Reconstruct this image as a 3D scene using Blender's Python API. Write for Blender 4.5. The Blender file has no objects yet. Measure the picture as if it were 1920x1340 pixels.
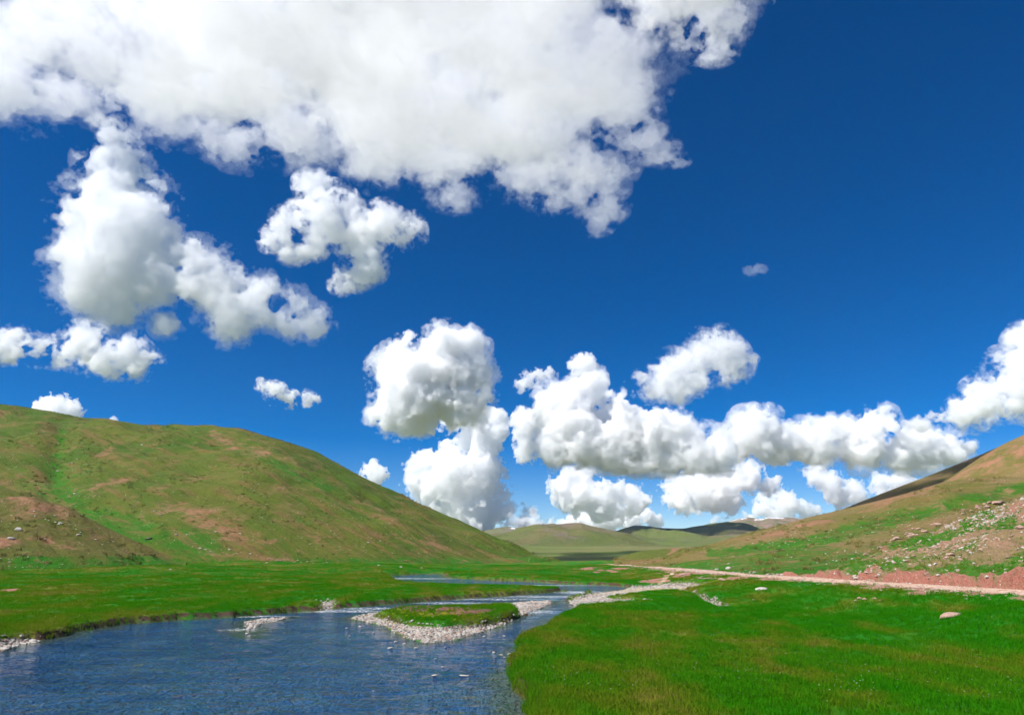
import bpy, bmesh, math, random
import numpy as np
from mathutils import Vector
from mathutils.bvhtree import BVHTree

# ------------------------------------------------------------------ camera, sky, sun, exposure
scene = bpy.context.scene
COL = scene.collection
CAM_H = 5.0                                   # eye height above the water
FOC = 1280.0                                  # focal length in pixels of a 1920 px wide frame (24 mm lens)
PITCH = math.atan((1035 - 670) / FOC)
cam_data = bpy.data.cameras.new('camera')
cam_data.lens = 24.0; cam_data.sensor_width = 36.0; cam_data.sensor_fit = 'HORIZONTAL'
cam_data.clip_start = 0.5; cam_data.clip_end = 60000
cam = bpy.data.objects.new('camera', cam_data); COL.objects.link(cam)
cam.location = (0, 0, CAM_H); cam.rotation_euler = (math.pi / 2 + PITCH, 0, 0)
scene.camera = cam

SUN_EL = math.radians(50)
SUN_TRAVEL = math.radians(62)                 # the light travels ahead and to the right: angle from +Y towards +X
sun_to = Vector((-math.sin(SUN_TRAVEL) * math.cos(SUN_EL), -math.cos(SUN_TRAVEL) * math.cos(SUN_EL), math.sin(SUN_EL)))
world = bpy.data.worlds.new('World'); scene.world = world; world.use_nodes = True
wn = world.node_tree.nodes; wl = world.node_tree.links; wn.clear()
sky = wn.new('ShaderNodeTexSky'); sky.sky_type = 'NISHITA'; sky.sun_disc = False
sky.sun_elevation = SUN_EL
sky.sun_rotation = math.atan2(sun_to.x, sun_to.y)
sky.altitude = 4100; sky.air_density = 1.0; sky.dust_density = 0.0; sky.ozone_density = 1.0
hsv = wn.new('ShaderNodeHueSaturation'); hsv.inputs['Hue'].default_value = 0.510
hsv.inputs['Saturation'].default_value = 1.62; hsv.inputs['Value'].default_value = 1.0
bg = wn.new('ShaderNodeBackground'); bg.inputs['Strength'].default_value = 0.080
wo = wn.new('ShaderNodeOutputWorld')
wl.new(sky.outputs[0], hsv.inputs['Color']); wl.new(hsv.outputs[0], bg.inputs['Color']); wl.new(bg.outputs[0], wo.inputs['Surface'])

sun_data = bpy.data.lights.new('sun', 'SUN'); sun_data.energy = 5.0; sun_data.angle = math.radians(0.53)
sun_data.color = (1.0, 0.975, 0.935)
sun = bpy.data.objects.new('sun', sun_data); COL.objects.link(sun)
sun.rotation_euler = sun_to.to_track_quat('Z', 'Y').to_euler()
sun.location = (0, 0, 3000)

vs = scene.view_settings
vs.view_transform = 'Standard'; vs.look = 'None'; vs.exposure = 0.60; vs.gamma = 1.0; vs.use_curve_mapping = False
cy = scene.cycles
cy.max_bounces = 23; cy.diffuse_bounces = 3; cy.glossy_bounces = 3; cy.transmission_bounces = 4
cy.volume_bounces = 19; cy.transparent_max_bounces = 96
cy.use_denoising = True; cy.sample_clamp_indirect = 8.0
cy.use_adaptive_sampling = True; cy.adaptive_threshold = 0.045

# ------------------------------------------------------------------ projection helpers: photograph pixel -> place in the valley
CP, SP = math.cos(PITCH), math.sin(PITCH)
def ray(px, py):
    cx = (px - 960) / FOC; cyy = (670 - py) / FOC
    return np.array([cx, CP - cyy * SP, SP + cyy * CP])
def at_z(px, py, z=0.0):
    d = ray(px, py); t = (z - CAM_H) / d[2]
    return np.array([d[0] * t, d[1] * t, z])
def at_y(px, py, Y):
    d = ray(px, py); t = Y / d[1]
    return np.array([d[0] * t, Y, CAM_H + d[2] * t])
def to_px(x, y, z):
    zz = z - CAM_H
    fwd = y * CP + zz * SP; up = -y * SP + zz * CP
    return 960 + FOC * x / fwd, 670 - FOC * up / fwd

def tag(o, label=None, cat=None, group=None, kind=None):
    if label: o['label'] = label
    if cat: o['category'] = cat
    if group: o['group'] = group
    if kind: o['kind'] = kind
    return o
def mesh_obj(name, verts, faces, mat=None, smooth=True):
    me = bpy.data.meshes.new(name)
    verts = np.asarray(verts, dtype=np.float32); faces = np.asarray(faces, dtype=np.int32)
    n, k = faces.shape
    me.vertices.add(len(verts)); me.vertices.foreach_set('co', verts.ravel())
    me.loops.add(n * k); me.loops.foreach_set('vertex_index', faces.ravel())
    me.polygons.add(n); me.polygons.foreach_set('loop_start', np.arange(n, dtype=np.int32) * k)
    me.polygons.foreach_set('use_smooth', np.full(n, smooth))
    me.update(calc_edges=True); me.validate()
    if mat: me.materials.append(mat)
    o = bpy.data.objects.new(name, me); COL.objects.link(o)
    return o
def add_attr(o, name, values):
    a = o.data.attributes.new(name, 'FLOAT', 'POINT'); a.data.foreach_set('value', np.asarray(values, dtype=np.float32))

# numpy noise ---------------------------------------------------------------
def _hash(ix, iy, seed):
    h = (ix.astype(np.int64) * 374761393 + iy.astype(np.int64) * 668265263 + seed * 1442695041) & 0xFFFFFFFF
    h = ((h ^ (h >> 13)) * 1274126177) & 0xFFFFFFFF
    return ((h ^ (h >> 16)) & 0xFFFF) / 65535.0
def vnoise(x, y, seed=0):
    ix = np.floor(x); iy = np.floor(y); fx = x - ix; fy = y - iy
    fx = fx * fx * fx * (fx * (fx * 6 - 15) + 10); fy = fy * fy * fy * (fy * (fy * 6 - 15) + 10)
    a = _hash(ix, iy, seed); b = _hash(ix + 1, iy, seed); c = _hash(ix, iy + 1, seed); d = _hash(ix + 1, iy + 1, seed)
    return (a + (b - a) * fx + (c - a) * fy + (a - b - c + d) * fx * fy) * 2 - 1
def fbm(x, y, seed=0, octaves=4, gain=0.5):
    s = 0; a = 1.0
    for k in range(octaves):
        s = s + a * vnoise(x * 2 ** k + 17.3 * k, y * 2 ** k - 9.1 * k, seed + k); a *= gain
    return s
def sstep(a, b, x):
    t = np.clip((x - a) / (b - a), 0, 1); return t * t * (3 - 2 * t)
# ------------------------------------------------------------------ materials
def new_mat(name):
    m = bpy.data.materials.new(name); m.use_nodes = True
    nt = m.node_tree; nt.nodes.clear()
    return m, nt
class N:
    """small helper around a node tree"""
    def __init__(s, nt): s.nt = nt
    def node(s, t, **kw):
        n = s.nt.nodes.new(t)
        for k, v in kw.items():
            if k in n.inputs: s.set(n.inputs[k], v)
            else: setattr(n, k, v)
        return n
    def set(s, inp, v):
        if hasattr(v, 'is_linked'): s.nt.links.new(v, inp)
        else: inp.default_value = v
    def pos(s): return s.node('ShaderNodeNewGeometry').outputs['Position']
    def scale(s, vec, x, y, z):
        n = s.node('ShaderNodeVectorMath', operation='MULTIPLY'); s.set(n.inputs[0], vec); n.inputs[1].default_value = (x, y, z); return n.outputs[0]
    def noise(s, vec, scale, detail=4, rough=0.55, dist=0.0):
        n = s.node('ShaderNodeTexNoise'); s.set(n.inputs['Vector'], vec); n.inputs['Scale'].default_value = scale; n.inputs['Detail'].default_value = detail
        n.inputs['Roughness'].default_value = rough; n.inputs['Distortion'].default_value = dist; return n.outputs['Fac']
    def voronoi(s, vec, scale, out='Distance', rnd=1.0):
        n = s.node('ShaderNodeTexVoronoi'); s.set(n.inputs['Vector'], vec); n.inputs['Scale'].default_value = scale; n.inputs['Randomness'].default_value = rnd; return n.outputs[out]
    def ramp(s, f, a, b, smooth=True):
        n = s.node('ShaderNodeMapRange', interpolation_type='SMOOTHSTEP' if smooth else 'LINEAR'); s.set(n.inputs['Value'], f)
        n.inputs['From Min'].default_value = a; n.inputs['From Max'].default_value = b; return n.outputs['Result']
    def mix(s, f, a, b):
        n = s.node('ShaderNodeMix', data_type='RGBA'); s.set(n.inputs[0], f)
        for i, v in ((6, a), (7, b)):
            if isinstance(v, tuple): n.inputs[i].default_value = (*v, 1)
            else: s.set(n.inputs[i], v)
        return n.outputs[2]
    def math(s, op, a, b=0.0, clamp=False):
        n = s.node('ShaderNodeMath', operation=op, use_clamp=clamp); s.set(n.inputs[0], a); s.set(n.inputs[1], b); return n.outputs[0]
    def attr(s, name): return s.node('ShaderNodeAttribute', attribute_name=name).outputs['Fac']
    def bump(s, h, strength, dist, normal=None):
        n = s.node('ShaderNodeBump'); s.set(n.inputs['Height'], h); n.inputs['Strength'].default_value = strength; n.inputs['Distance'].default_value = dist
        if normal is not None: s.set(n.inputs['Normal'], normal)
        return n.outputs['Normal']
    def principled(s, col, rough=0.9, normal=None, spec=0.15):
        b = s.node('ShaderNodeBsdfPrincipled'); o = s.node('ShaderNodeOutputMaterial')
        if isinstance(col, tuple): b.inputs['Base Color'].default_value = (*col, 1)
        else: s.set(b.inputs['Base Color'], col)
        s.set(b.inputs['Roughness'], rough); b.inputs['Specular IOR Level'].default_value = spec
        if normal is not None: s.set(b.inputs['Normal'], normal)
        s.nt.links.new(b.outputs[0], o.inputs['Surface']); return b

LUSH = (0.011, 0.140, 0.0015); GREEN = (0.034, 0.142, 0.003); OLIVE = (0.098, 0.128, 0.007); STRAW = (0.18, 0.13, 0.028)
REDSOIL = (0.324, 0.095, 0.068); PINKROCK = (0.378, 0.225, 0.171); DUST = (0.522, 0.405, 0.297); PALE = (0.495, 0.441, 0.378)
def meadow_colour(n, p):
    """patchy meadow green, shared by the turf and the grass blades that stand on it"""
    flat = n.scale(p, 1, 0.45, 1)
    big = n.noise(flat, 0.055, 4, 0.6, 0.6); mid = n.noise(flat, 0.32, 4, 0.6); fine = n.noise(p, 3.0, 3, 0.6)
    c = n.mix(n.ramp(big, 0.42, 0.56), LUSH, GREEN)
    both = n.math('ADD', n.math('MULTIPLY', mid, 0.6), n.math('MULTIPLY', big, 0.4))
    c = n.mix(n.math('MULTIPLY', n.ramp(both, 0.45, 0.57), 0.9), c, OLIVE)
    c = n.mix(n.math('MULTIPLY', n.ramp(both, 0.53, 0.63), n.ramp(fine, 0.35, 0.6)), c, STRAW)
    return c, fine, mid
def make_ground_mat():
    m, nt = new_mat('meadow_turf'); n = N(nt); p = n.pos()
    c, fine, mid = meadow_colour(n, p)
    c = n.mix(n.math('MULTIPLY', n.ramp(fine, 0.35, 0.7), 0.35), c, (0.008, 0.05, 0.004))
    far = n.mix(n.ramp(n.noise(n.scale(p, 0.4, 1.6, 1), 0.006, 5, 0.6), 0.42, 0.6), (0.085, 0.125, 0.022), (0.145, 0.140, 0.050))
    c = n.mix(n.attr('far'), c, far)
    # soils
    v = n.voronoi(p, 7.0, 'Color'); vd = n.voronoi(p, 7.0)
    sep = n.node('ShaderNodeSeparateColor'); n.set(sep.inputs[0], v)
    peb = n.mix(sep.outputs[0], (0.20, 0.18, 0.155), (0.48, 0.44, 0.38))
    peb = n.mix(n.math('MULTIPLY', n.ramp(sep.outputs[1], 0.7, 0.9), 0.6), peb, (0.42, 0.22, 0.17))
    peb = n.mix(n.ramp(vd, 0.35, 0.75), peb, (0.14, 0.12, 0.10))
    rough_edge = n.math('MULTIPLY', n.math('SUBTRACT', n.noise(p, 1.1, 5, 0.65), 0.5), 1.1)
    def mask(a): return n.ramp(n.math('ADD', n.attr(a), rough_edge), 0.42, 0.58)
    red = n.mix(n.noise(p, 2.0, 5), (0.22, 0.06, 0.04), PINKROCK)
    c = n.mix(mask('red'), c, red)
    rd = n.mix(n.ramp(n.noise(p, 1.3, 6, 0.75), 0.42, 0.60), DUST, (0.42, 0.22, 0.155))
    c = n.mix(mask('road'), c, rd)
    c = n.mix(mask('gravel'), c, peb)
    nz = n.node('ShaderNodeSeparateXYZ'); n.set(nz.inputs[0], n.node('ShaderNodeNewGeometry').outputs['Normal'])
    steep = n.math('MULTIPLY', n.ramp(nz.outputs[2], 0.80, 0.55), n.math('SUBTRACT', 1.0, mask('gravel')))
    c = n.mix(n.math('MAXIMUM', steep, n.ramp(n.math('ADD', n.attr('bank'), rough_edge), 0.45, 0.6)), c, n.mix(n.noise(p, 5.0, 4), (0.030, 0.020, 0.012), (0.10, 0.06, 0.035)))
    bed = n.mix(n.ramp(n.noise(p, 0.5, 5, 0.6), 0.35, 0.65), (0.030, 0.040, 0.030), (0.10, 0.095, 0.06))
    bed = n.mix(n.math('MULTIPLY', n.ramp(vd, 0.0, 0.5), 0.7), n.mix(sep.outputs[0], bed, (0.17, 0.16, 0.10)), bed)
    c = n.mix(n.attr('bed'), c, bed)
    h = n.math('ADD', n.noise(p, 4.0, 6, 0.7), n.math('MULTIPLY', vd, n.math('MULTIPLY', n.attr('gravel'), -1.2)))
    n.principled(c, 0.95, n.bump(h, 0.7, 0.12))
    return m
def make_hill_mat(name, base, red_amount, stone, scale=1.0, stretch=(1, 1, 1), rill=0.0, snow=False, greens=(LUSH, GREEN), earth=((0.25, 0.08, 0.05), (0.46, 0.25, 0.155)), streak=0.0):
    """grass-and-scree hillside; 'lush' and 'red' vertex masks say where wet turf and bare earth lie"""
    m, nt = new_mat(name); n = N(nt); p = n.scale(n.pos(), *stretch)
    s = scale
    big = n.noise(p, 0.012 * s, 5, 0.6, 0.5); mid = n.noise(p, 0.07 * s, 6, 0.65); fine = n.noise(p, 0.5 * s, 6, 0.75); tiny = n.noise(p, 2.2 * s, 4, 0.7)
    wob = n.math('ADD', n.math('MULTIPLY', n.math('SUBTRACT', mid, 0.5), 3.2), n.math('MULTIPLY', n.math('SUBTRACT', n.noise(p, 0.2 * s, 5, 0.7), 0.5), 1.8)); wob2 = n.math('MULTIPLY', n.math('SUBTRACT', fine, 0.5), 2.4)
    c = n.mix(n.ramp(big, 0.38, 0.62), base[0], base[1])
    c = n.mix(n.math('MULTIPLY', n.ramp(mid, 0.48, 0.66), 0.7), c, base[2])
    lush = n.ramp(n.math('ADD', n.math('ADD', n.attr('lush'), wob), n.math('MULTIPLY', wob2, 0.6)), 0.25, 0.95)
    c = n.mix(n.math('MULTIPLY', lush, 0.92), c, n.mix(n.ramp(fine, 0.4, 0.6), greens[0], greens[1]))
    redm = n.ramp(n.math('ADD', n.math('ADD', n.attr('red'), wob), wob2), 0.30, 0.95)
    redm = n.math('MAXIMUM', redm, n.math('MULTIPLY', n.ramp(n.math('ADD', n.math('MULTIPLY', mid, 0.6), n.math('MULTIPLY', fine, 0.4)), 0.56, 0.66), red_amount))
    redc = n.mix(n.ramp(tiny, 0.35, 0.65), *earth)
    redc = n.mix(n.math('MULTIPLY', n.ramp(fine, 0.5, 0.7), 0.6), redc, base[1])
    c = n.mix(n.math('MULTIPLY', redm, 0.85), c, redc)
    if streak:
        gp = n.pos()
        def dot(v):
            d_ = n.node('ShaderNodeVectorMath', operation='DOT_PRODUCT'); n.set(d_.inputs[0], gp); d_.inputs[1].default_value = v; return d_.outputs['Value']
        cx_ = n.node('ShaderNodeCombineXYZ'); n.set(cx_.inputs[0], dot((0.60, 0.80, 0.0))); n.set(cx_.inputs[1], n.math('MULTIPLY', dot((0.80, -0.60, 0.0)), 0.13))
        sk = n.noise(cx_.outputs[0], 0.16, 5, 0.7, 0.3); sk2 = n.noise(cx_.outputs[0], 0.55, 4, 0.7)
        c = n.mix(n.math('MULTIPLY', n.ramp(sk, 0.50, 0.64), streak), c, (0.20, 0.11, 0.045))
        c = n.mix(n.math('MULTIPLY', n.ramp(sk2, 0.50, 0.62), streak * 0.8), c, n.mix(0.6, c, (0.02, 0.045, 0.006)))
        c = n.mix(n.math('MULTIPLY', n.ramp(sk, 0.47, 0.36), streak * 0.7), c, (0.045, 0.115, 0.008))
    # tussocks: dark fine mottling and pale stones
    c = n.mix(n.math('MULTIPLY', n.ramp(tiny, 0.48, 0.62), 0.55), c, n.mix(0.65, c, (0.012, 0.03, 0.004)))
    c = n.mix(n.math('MULTIPLY', n.ramp(fine, 0.52, 0.64), 0.5), c, n.mix(0.55, c, (0.02, 0.035, 0.006)))
    vc = n.voronoi(p, 0.9 * s, 'Distance'); keep = n.ramp(n.noise(p, 0.22 * s, 3, 0.6), 0.52, 0.66)
    st = n.math('MULTIPLY', n.math('MULTIPLY', n.ramp(vc, 0.22, 0.10), keep), stone)
    c = n.mix(st, c, (0.52, 0.43, 0.34))
    if snow:
        sn = n.ramp(n.math('ADD', n.attr('snow'), n.math('MULTIPLY', n.math('SUBTRACT', fine, 0.5), 1.8)), 0.5, 0.62)
        c = n.mix(sn, c, (0.85, 0.87, 0.9))
    h = n.math('ADD', n.math('MULTIPLY', mid, 2.0), n.math('ADD', fine, n.math('MULTIPLY', tiny, 0.45)))
    n.principled(c, 0.95, n.bump(h, 0.75, 1.1 / s))
    return m
def make_water_mat():
    m, nt = new_mat('river_water'); n = N(nt); p = n.pos()
    q = n.scale(p, 1.0, 0.75, 1)
    w1 = n.noise(q, 0.9, 3, 0.6, 0.8); w2 = n.noise(q, 3.2, 4, 0.65, 0.5); w3 = n.noise(q, 9.0, 2, 0.5)
    rif = n.attr('riffle')
    h = n.math('ADD', n.math('MULTIPLY', w1, 0.50), n.math('ADD', n.math('MULTIPLY', w2, 0.85), n.math('MULTIPLY', w3, 0.30)))
    gust = n.ramp(n.noise(p, 0.16, 3, 0.6), 0.3, 0.7)
    hh = n.math('MULTIPLY', h, n.math('ADD', 0.75, n.math('ADD', n.math('MULTIPLY', gust, 0.4), n.math('MULTIPLY', rif, 1.0))))
    nb = n.bump(hh, 1.0, 1.7)
    sh = n.attr('shallow'); speck = n.noise(n.scale(p, 1.0, 0.7, 1), 2.0, 6, 0.75, 0.4); patch = n.noise(p, 0.25, 4, 0.6)
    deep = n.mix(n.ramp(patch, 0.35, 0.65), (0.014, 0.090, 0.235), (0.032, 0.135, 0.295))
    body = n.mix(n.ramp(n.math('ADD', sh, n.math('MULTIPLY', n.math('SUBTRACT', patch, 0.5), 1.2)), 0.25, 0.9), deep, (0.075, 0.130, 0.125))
    stones_ = n.math('MULTIPLY', n.ramp(speck, 0.53, 0.64), n.ramp(n.math('ADD', n.math('MULTIPLY', patch, 0.8), n.math('MULTIPLY', sh, 0.5)), 0.34, 0.62))
    body = n.mix(n.math('MULTIPLY', stones_, 0.85), body, n.mix(patch, (0.14, 0.17, 0.07), (0.20, 0.21, 0.18)))
    b = n.node('ShaderNodeBsdfPrincipled'); o = n.node('ShaderNodeOutputMaterial')
    n.set(b.inputs['Base Color'], body); b.inputs['IOR'].default_value = 1.33; b.inputs['Roughness'].default_value = 0.05
    n.set(b.inputs['Normal'], nb)
    foam = n.node('ShaderNodeBsdfDiffuse'); foam.inputs['Color'].default_value = (0.78, 0.82, 0.84, 1)
    fq = n.scale(p, 0.9, 1.3, 1)
    fm = n.ramp(n.math('ADD', n.math('MULTIPLY', n.noise(fq, 4.0, 6, 0.7, 1.0), 1.0), n.math('MULTIPLY', rif, 0.20)), 0.67, 0.82)
    fm = n.math('MULTIPLY', fm, n.math('MULTIPLY', n.ramp(rif, 0.12, 0.6), 0.9))
    mx = n.node('ShaderNodeMixShader'); n.set(mx.inputs[0], fm); nt.links.new(b.outputs[0], mx.inputs[1]); nt.links.new(foam.outputs[0], mx.inputs[2])
    nt.links.new(mx.outputs[0], o.inputs['Surface'])
    return m
def make_rock_mat(name, a, b_, dark):
    m, nt = new_mat(name); n = N(nt); tc = n.node('ShaderNodeTexCoord').outputs['Object']
    oi = n.node('ShaderNodeObjectInfo').outputs['Random']
    c = n.mix(n.ramp(n.noise(tc, 2.0, 6, 0.65), 0.35, 0.65), a, b_)
    c = n.mix(n.math('MULTIPLY', oi, 0.5), c, n.mix(0.5, c, dark))
    c = n.mix(n.math('MULTIPLY', n.ramp(n.noise(tc, 7.0, 5, 0.7), 0.52, 0.7), 0.6), c, dark)
    n.principled(c, 0.9, n.bump(n.noise(tc, 5.0, 8, 0.7), 0.6, 0.12))
    return m
MAT_GROUND = make_ground_mat(); MAT_WATER = make_water_mat()
MAT_HILL = make_hill_mat('grassy_hillside', ((0.058, 0.107, 0.008), (0.104, 0.121, 0.015), (0.145, 0.111, 0.029)), 0.6, 1.0, streak=0.6)
MAT_SPUR = make_hill_mat('brown_hillside', ((0.086, 0.106, 0.014), (0.131, 0.11, 0.027), (0.162, 0.104, 0.041)), 0.5, 1.0, 1.3)
MAT_RED = make_hill_mat('red_hillside', ((0.135, 0.122, 0.025), (0.207, 0.149, 0.059), (0.243, 0.117, 0.068)), 0.75, 1.0, 1.5, streak=0.35)
MAT_SLOPE = make_hill_mat('stony_slope', ((0.108, 0.117, 0.023), (0.252, 0.162, 0.09), (0.36, 0.198, 0.14)), 0.8, 1.0, 3.2, earth=((0.243, 0.054, 0.041), (0.45, 0.207, 0.153)))
MAT_FAR = make_hill_mat('far_hillside', ((0.108, 0.131, 0.027), (0.162, 0.135, 0.054), (0.144, 0.095, 0.077)), 0.5, 0.3, 0.16, snow=True, greens=((0.072, 0.126, 0.018), (0.108, 0.144, 0.027)), earth=((0.12, 0.085, 0.085), (0.30, 0.20, 0.165)))
MAT_SNOWPEAK = make_hill_mat('snow_mountain', ((0.108, 0.131, 0.027), (0.162, 0.135, 0.054), (0.144, 0.095, 0.077)), 0.5, 0.3, 0.16, snow=True, greens=((0.072, 0.126, 0.018), (0.108, 0.144, 0.027)), earth=((0.26, 0.13, 0.11), (0.42, 0.26, 0.22)))
MAT_PALEROCK = make_rock_mat('pale_granite', (0.414, 0.369, 0.315), (0.54, 0.495, 0.432), (0.198, 0.162, 0.135))
MAT_PINKROCK = make_rock_mat('pink_granite', (0.378, 0.234, 0.171), (0.468, 0.333, 0.261), (0.198, 0.099, 0.072))
MAT_DARKROCK = make_rock_mat('dark_rock', (0.144, 0.117, 0.099), (0.216, 0.18, 0.153), (0.063, 0.054, 0.045))

# ------------------------------------------------------------------ the river and road as lines on the valley floor
def poly_world(pts, z=0.0): return np.array([at_z(p[0], p[1], p[2] if len(p) > 2 else z)[:2] for p in pts])
def sdist(P, poly, closed=True):
    """signed distance of points P (n,2) to a polygon, negative inside"""
    A = poly; B = np.roll(poly, -1, 0)
    if not closed: A = A[:-1]; B = B[:-1]
    best = np.full(len(P), 1e18); inside = np.zeros(len(P), bool)
    for a, b in zip(A, B):
        e = b - a; w = P - a; t = np.clip((w @ e) / max(e @ e, 1e-9), 0, 1)
        d = w - t[:, None] * e; best = np.minimum(best, (d * d).sum(1))
        if closed:
            c = ((a[1] <= P[:, 1]) != (b[1] <= P[:, 1]))
            if c.any():
                xi = a[0] + (P[:, 1] - a[1]) * e[0] / (e[1] if abs(e[1]) > 1e-9 else 1e-9)
                inside ^= c & (P[:, 0] < xi)
    d = np.sqrt(best)
    return np.where(inside, -d, d) if closed else d
BK = 0.5
RIVER = poly_world([(-900,1345),(-300,1272),(0,1220),(60,1206),(110,1195),(150,1184),(230,1170),(330,1162),(430,1157),(520,1150),(600,1144),(640,1140),(740,1132),(850,1123),(950,1117),(1020,1112),(1056,1107),
    (1060,1101,BK),(1035,1098,BK),(950,1097,BK),(850,1094,BK),(760,1089,BK),(736,1085,BK),(733,1080),(790,1076.5),(830,1076.5),(838,1081,.2),(870,1085),(930,1088.5),(1000,1091),(1060,1095),(1130,1097),(1180,1101),
    (1168,1107),(1110,1114),(1068,1124),(1066,1131),(1085,1139,.2),(1060,1148,.4),(1030,1163,.45),(990,1182,.5),(976,1197,.5),(975,1220,.5),(951,1242,.5),(953,1256,.5),(972,1290,.5),(985,1340,.5),(1000,1420,.5),(1040,1700,.5),(-1500,1700),(-1500,1420)])
ISLAND = poly_world([(655,1159),(700,1150),(780,1143),(850,1139),(940,1132),(1030,1126),(1036,1132),(985,1149),(960,1165),(900,1186),(850,1200),(800,1206),(760,1194),(722,1173)])
ISLAND_TURF = poly_world([(706,1157),(750,1149),(850,1144),(905,1138),(966,1139),(975,1152),(938,1164),(885,1174),(830,1179),(765,1175)], 0.2)
BAR = poly_world([(456,1166),(490,1160),(540,1157),(520,1163),(490,1170),(480,1180),(468,1194),(452,1188)])
RIGHT_BAR = poly_world([(1180,1101),(1130,1108),(1068,1123),(1064,1132),(1085,1141),(1150,1138),(1210,1134),(1130,1126),(1200,1119),(1290,1112),(1330,1108),(1250,1101)], 0.1)
LEFT_STONES = poly_world([(-40,1232),(20,1216),(75,1204),(60,1198),(0,1206),(-40,1218)], 0.1)
NOTCH = poly_world([(600,1144),(628,1141),(628,1130),(600,1132)], 0.2)
BROOK = poly_world([(1255,1100),(1290,1106),(1318,1114),(1345,1126),(1372,1134)], 0.7)
ROAD_PX = [(2400,1150,2.3),(2100,1122,2.3),(1912,1109,2.3),(1800,1102,2.25),(1700,1096,2.25),(1612,1091,2.2),(1500,1083,2.1),(1400,1077,1.9),(1340,1072,1.8),(1290,1067.5,1.7),(1250,1064,1.6),(1215,1061,1.5),(1180,1059,1.5),(1150,1057,1.5)]
ROAD3 = np.array([at_z(*p) for p in ROAD_PX]); ROAD = ROAD3[:, :2]
TRACK = poly_world([(1290,1069),(1262,1077),(1238,1086),(1225,1092)], 1.2)
RED_SPOTS = [(1300,1083,5.0,1.2),(1275,1076,7,1.3),(1415,1077,3,.9),(1130,1068,9,1.0),(1110,1098,3,.5),(1235,1086,3,.6),(1160,1104,2,.4),(32,1123,2,.4),(1370,1086,3,.8)]
def road_info(P):
    A = ROAD3[:-1]; B = ROAD3[1:]; best = np.full(len(P), 1e18); z = np.zeros(len(P)); side = np.zeros(len(P))
    for a, b in zip(A, B):
        e = (b - a)[:2]; w = P - a[:2]; t = np.clip((w @ e) / (e @ e), 0, 1); d = w - t[:, None] * e; dd = (d * d).sum(1)
        m = dd < best; best[m] = dd[m]; z[m] = (a[2] + (b[2] - a[2]) * t)[m]
        side[m] = np.sign(e[0] * w[:, 1] - e[1] * w[:, 0])[m]
    return np.sqrt(best), z, side          # side < 0: the hill side
def ground_fields(x, y):
    P = np.stack([x, y], 1); r = np.hypot(x, y)
    near = r < 420
    F = {k: np.zeros(len(x)) for k in ('s', 'gravel', 'road', 'red', 'bed', 'turf_isl', 'riffle')}
    F['s'][:] = 300.0
    Q = P[near]; qx, qy = Q[:, 0], Q[:, 1]
    rag = 0.22 * fbm(qx / 1.7, qy / 1.7, 5, 4) + 0.30 * fbm(qx / 6, qy / 6, 9, 2)
    do = sdist(Q, RIVER); di = sdist(Q, ISLAND); db = sdist(Q, BAR)
    s = np.maximum(do, np.maximum(-di, -db)) + rag * np.where(np.minimum(di, db) < 1.0, 0.8, 1.0)
    F['s'][near] = s
    dt = sdist(Q, ISLAND_TURF) + rag * 0.8
    g = np.maximum.reduce([sstep(0.6, -0.6, di) * sstep(-0.25, 0.35, dt), sstep(0.6, -0.3, db), sstep(0.9, -0.7, sdist(Q, RIGHT_BAR) + 2 * rag), sstep(0.5, -0.3, sdist(Q, LEFT_STONES)), 0.6 * sstep(0.3, -0.3, sdist(Q, NOTCH)),
                           0.9 * sstep(0.9, 0.3, sdist(Q, BROOK, False) + rag)])
    F['gravel'][near] = g; F['turf_isl'][near] = sstep(0.2, -0.6, dt)
    return F, near, rag
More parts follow.
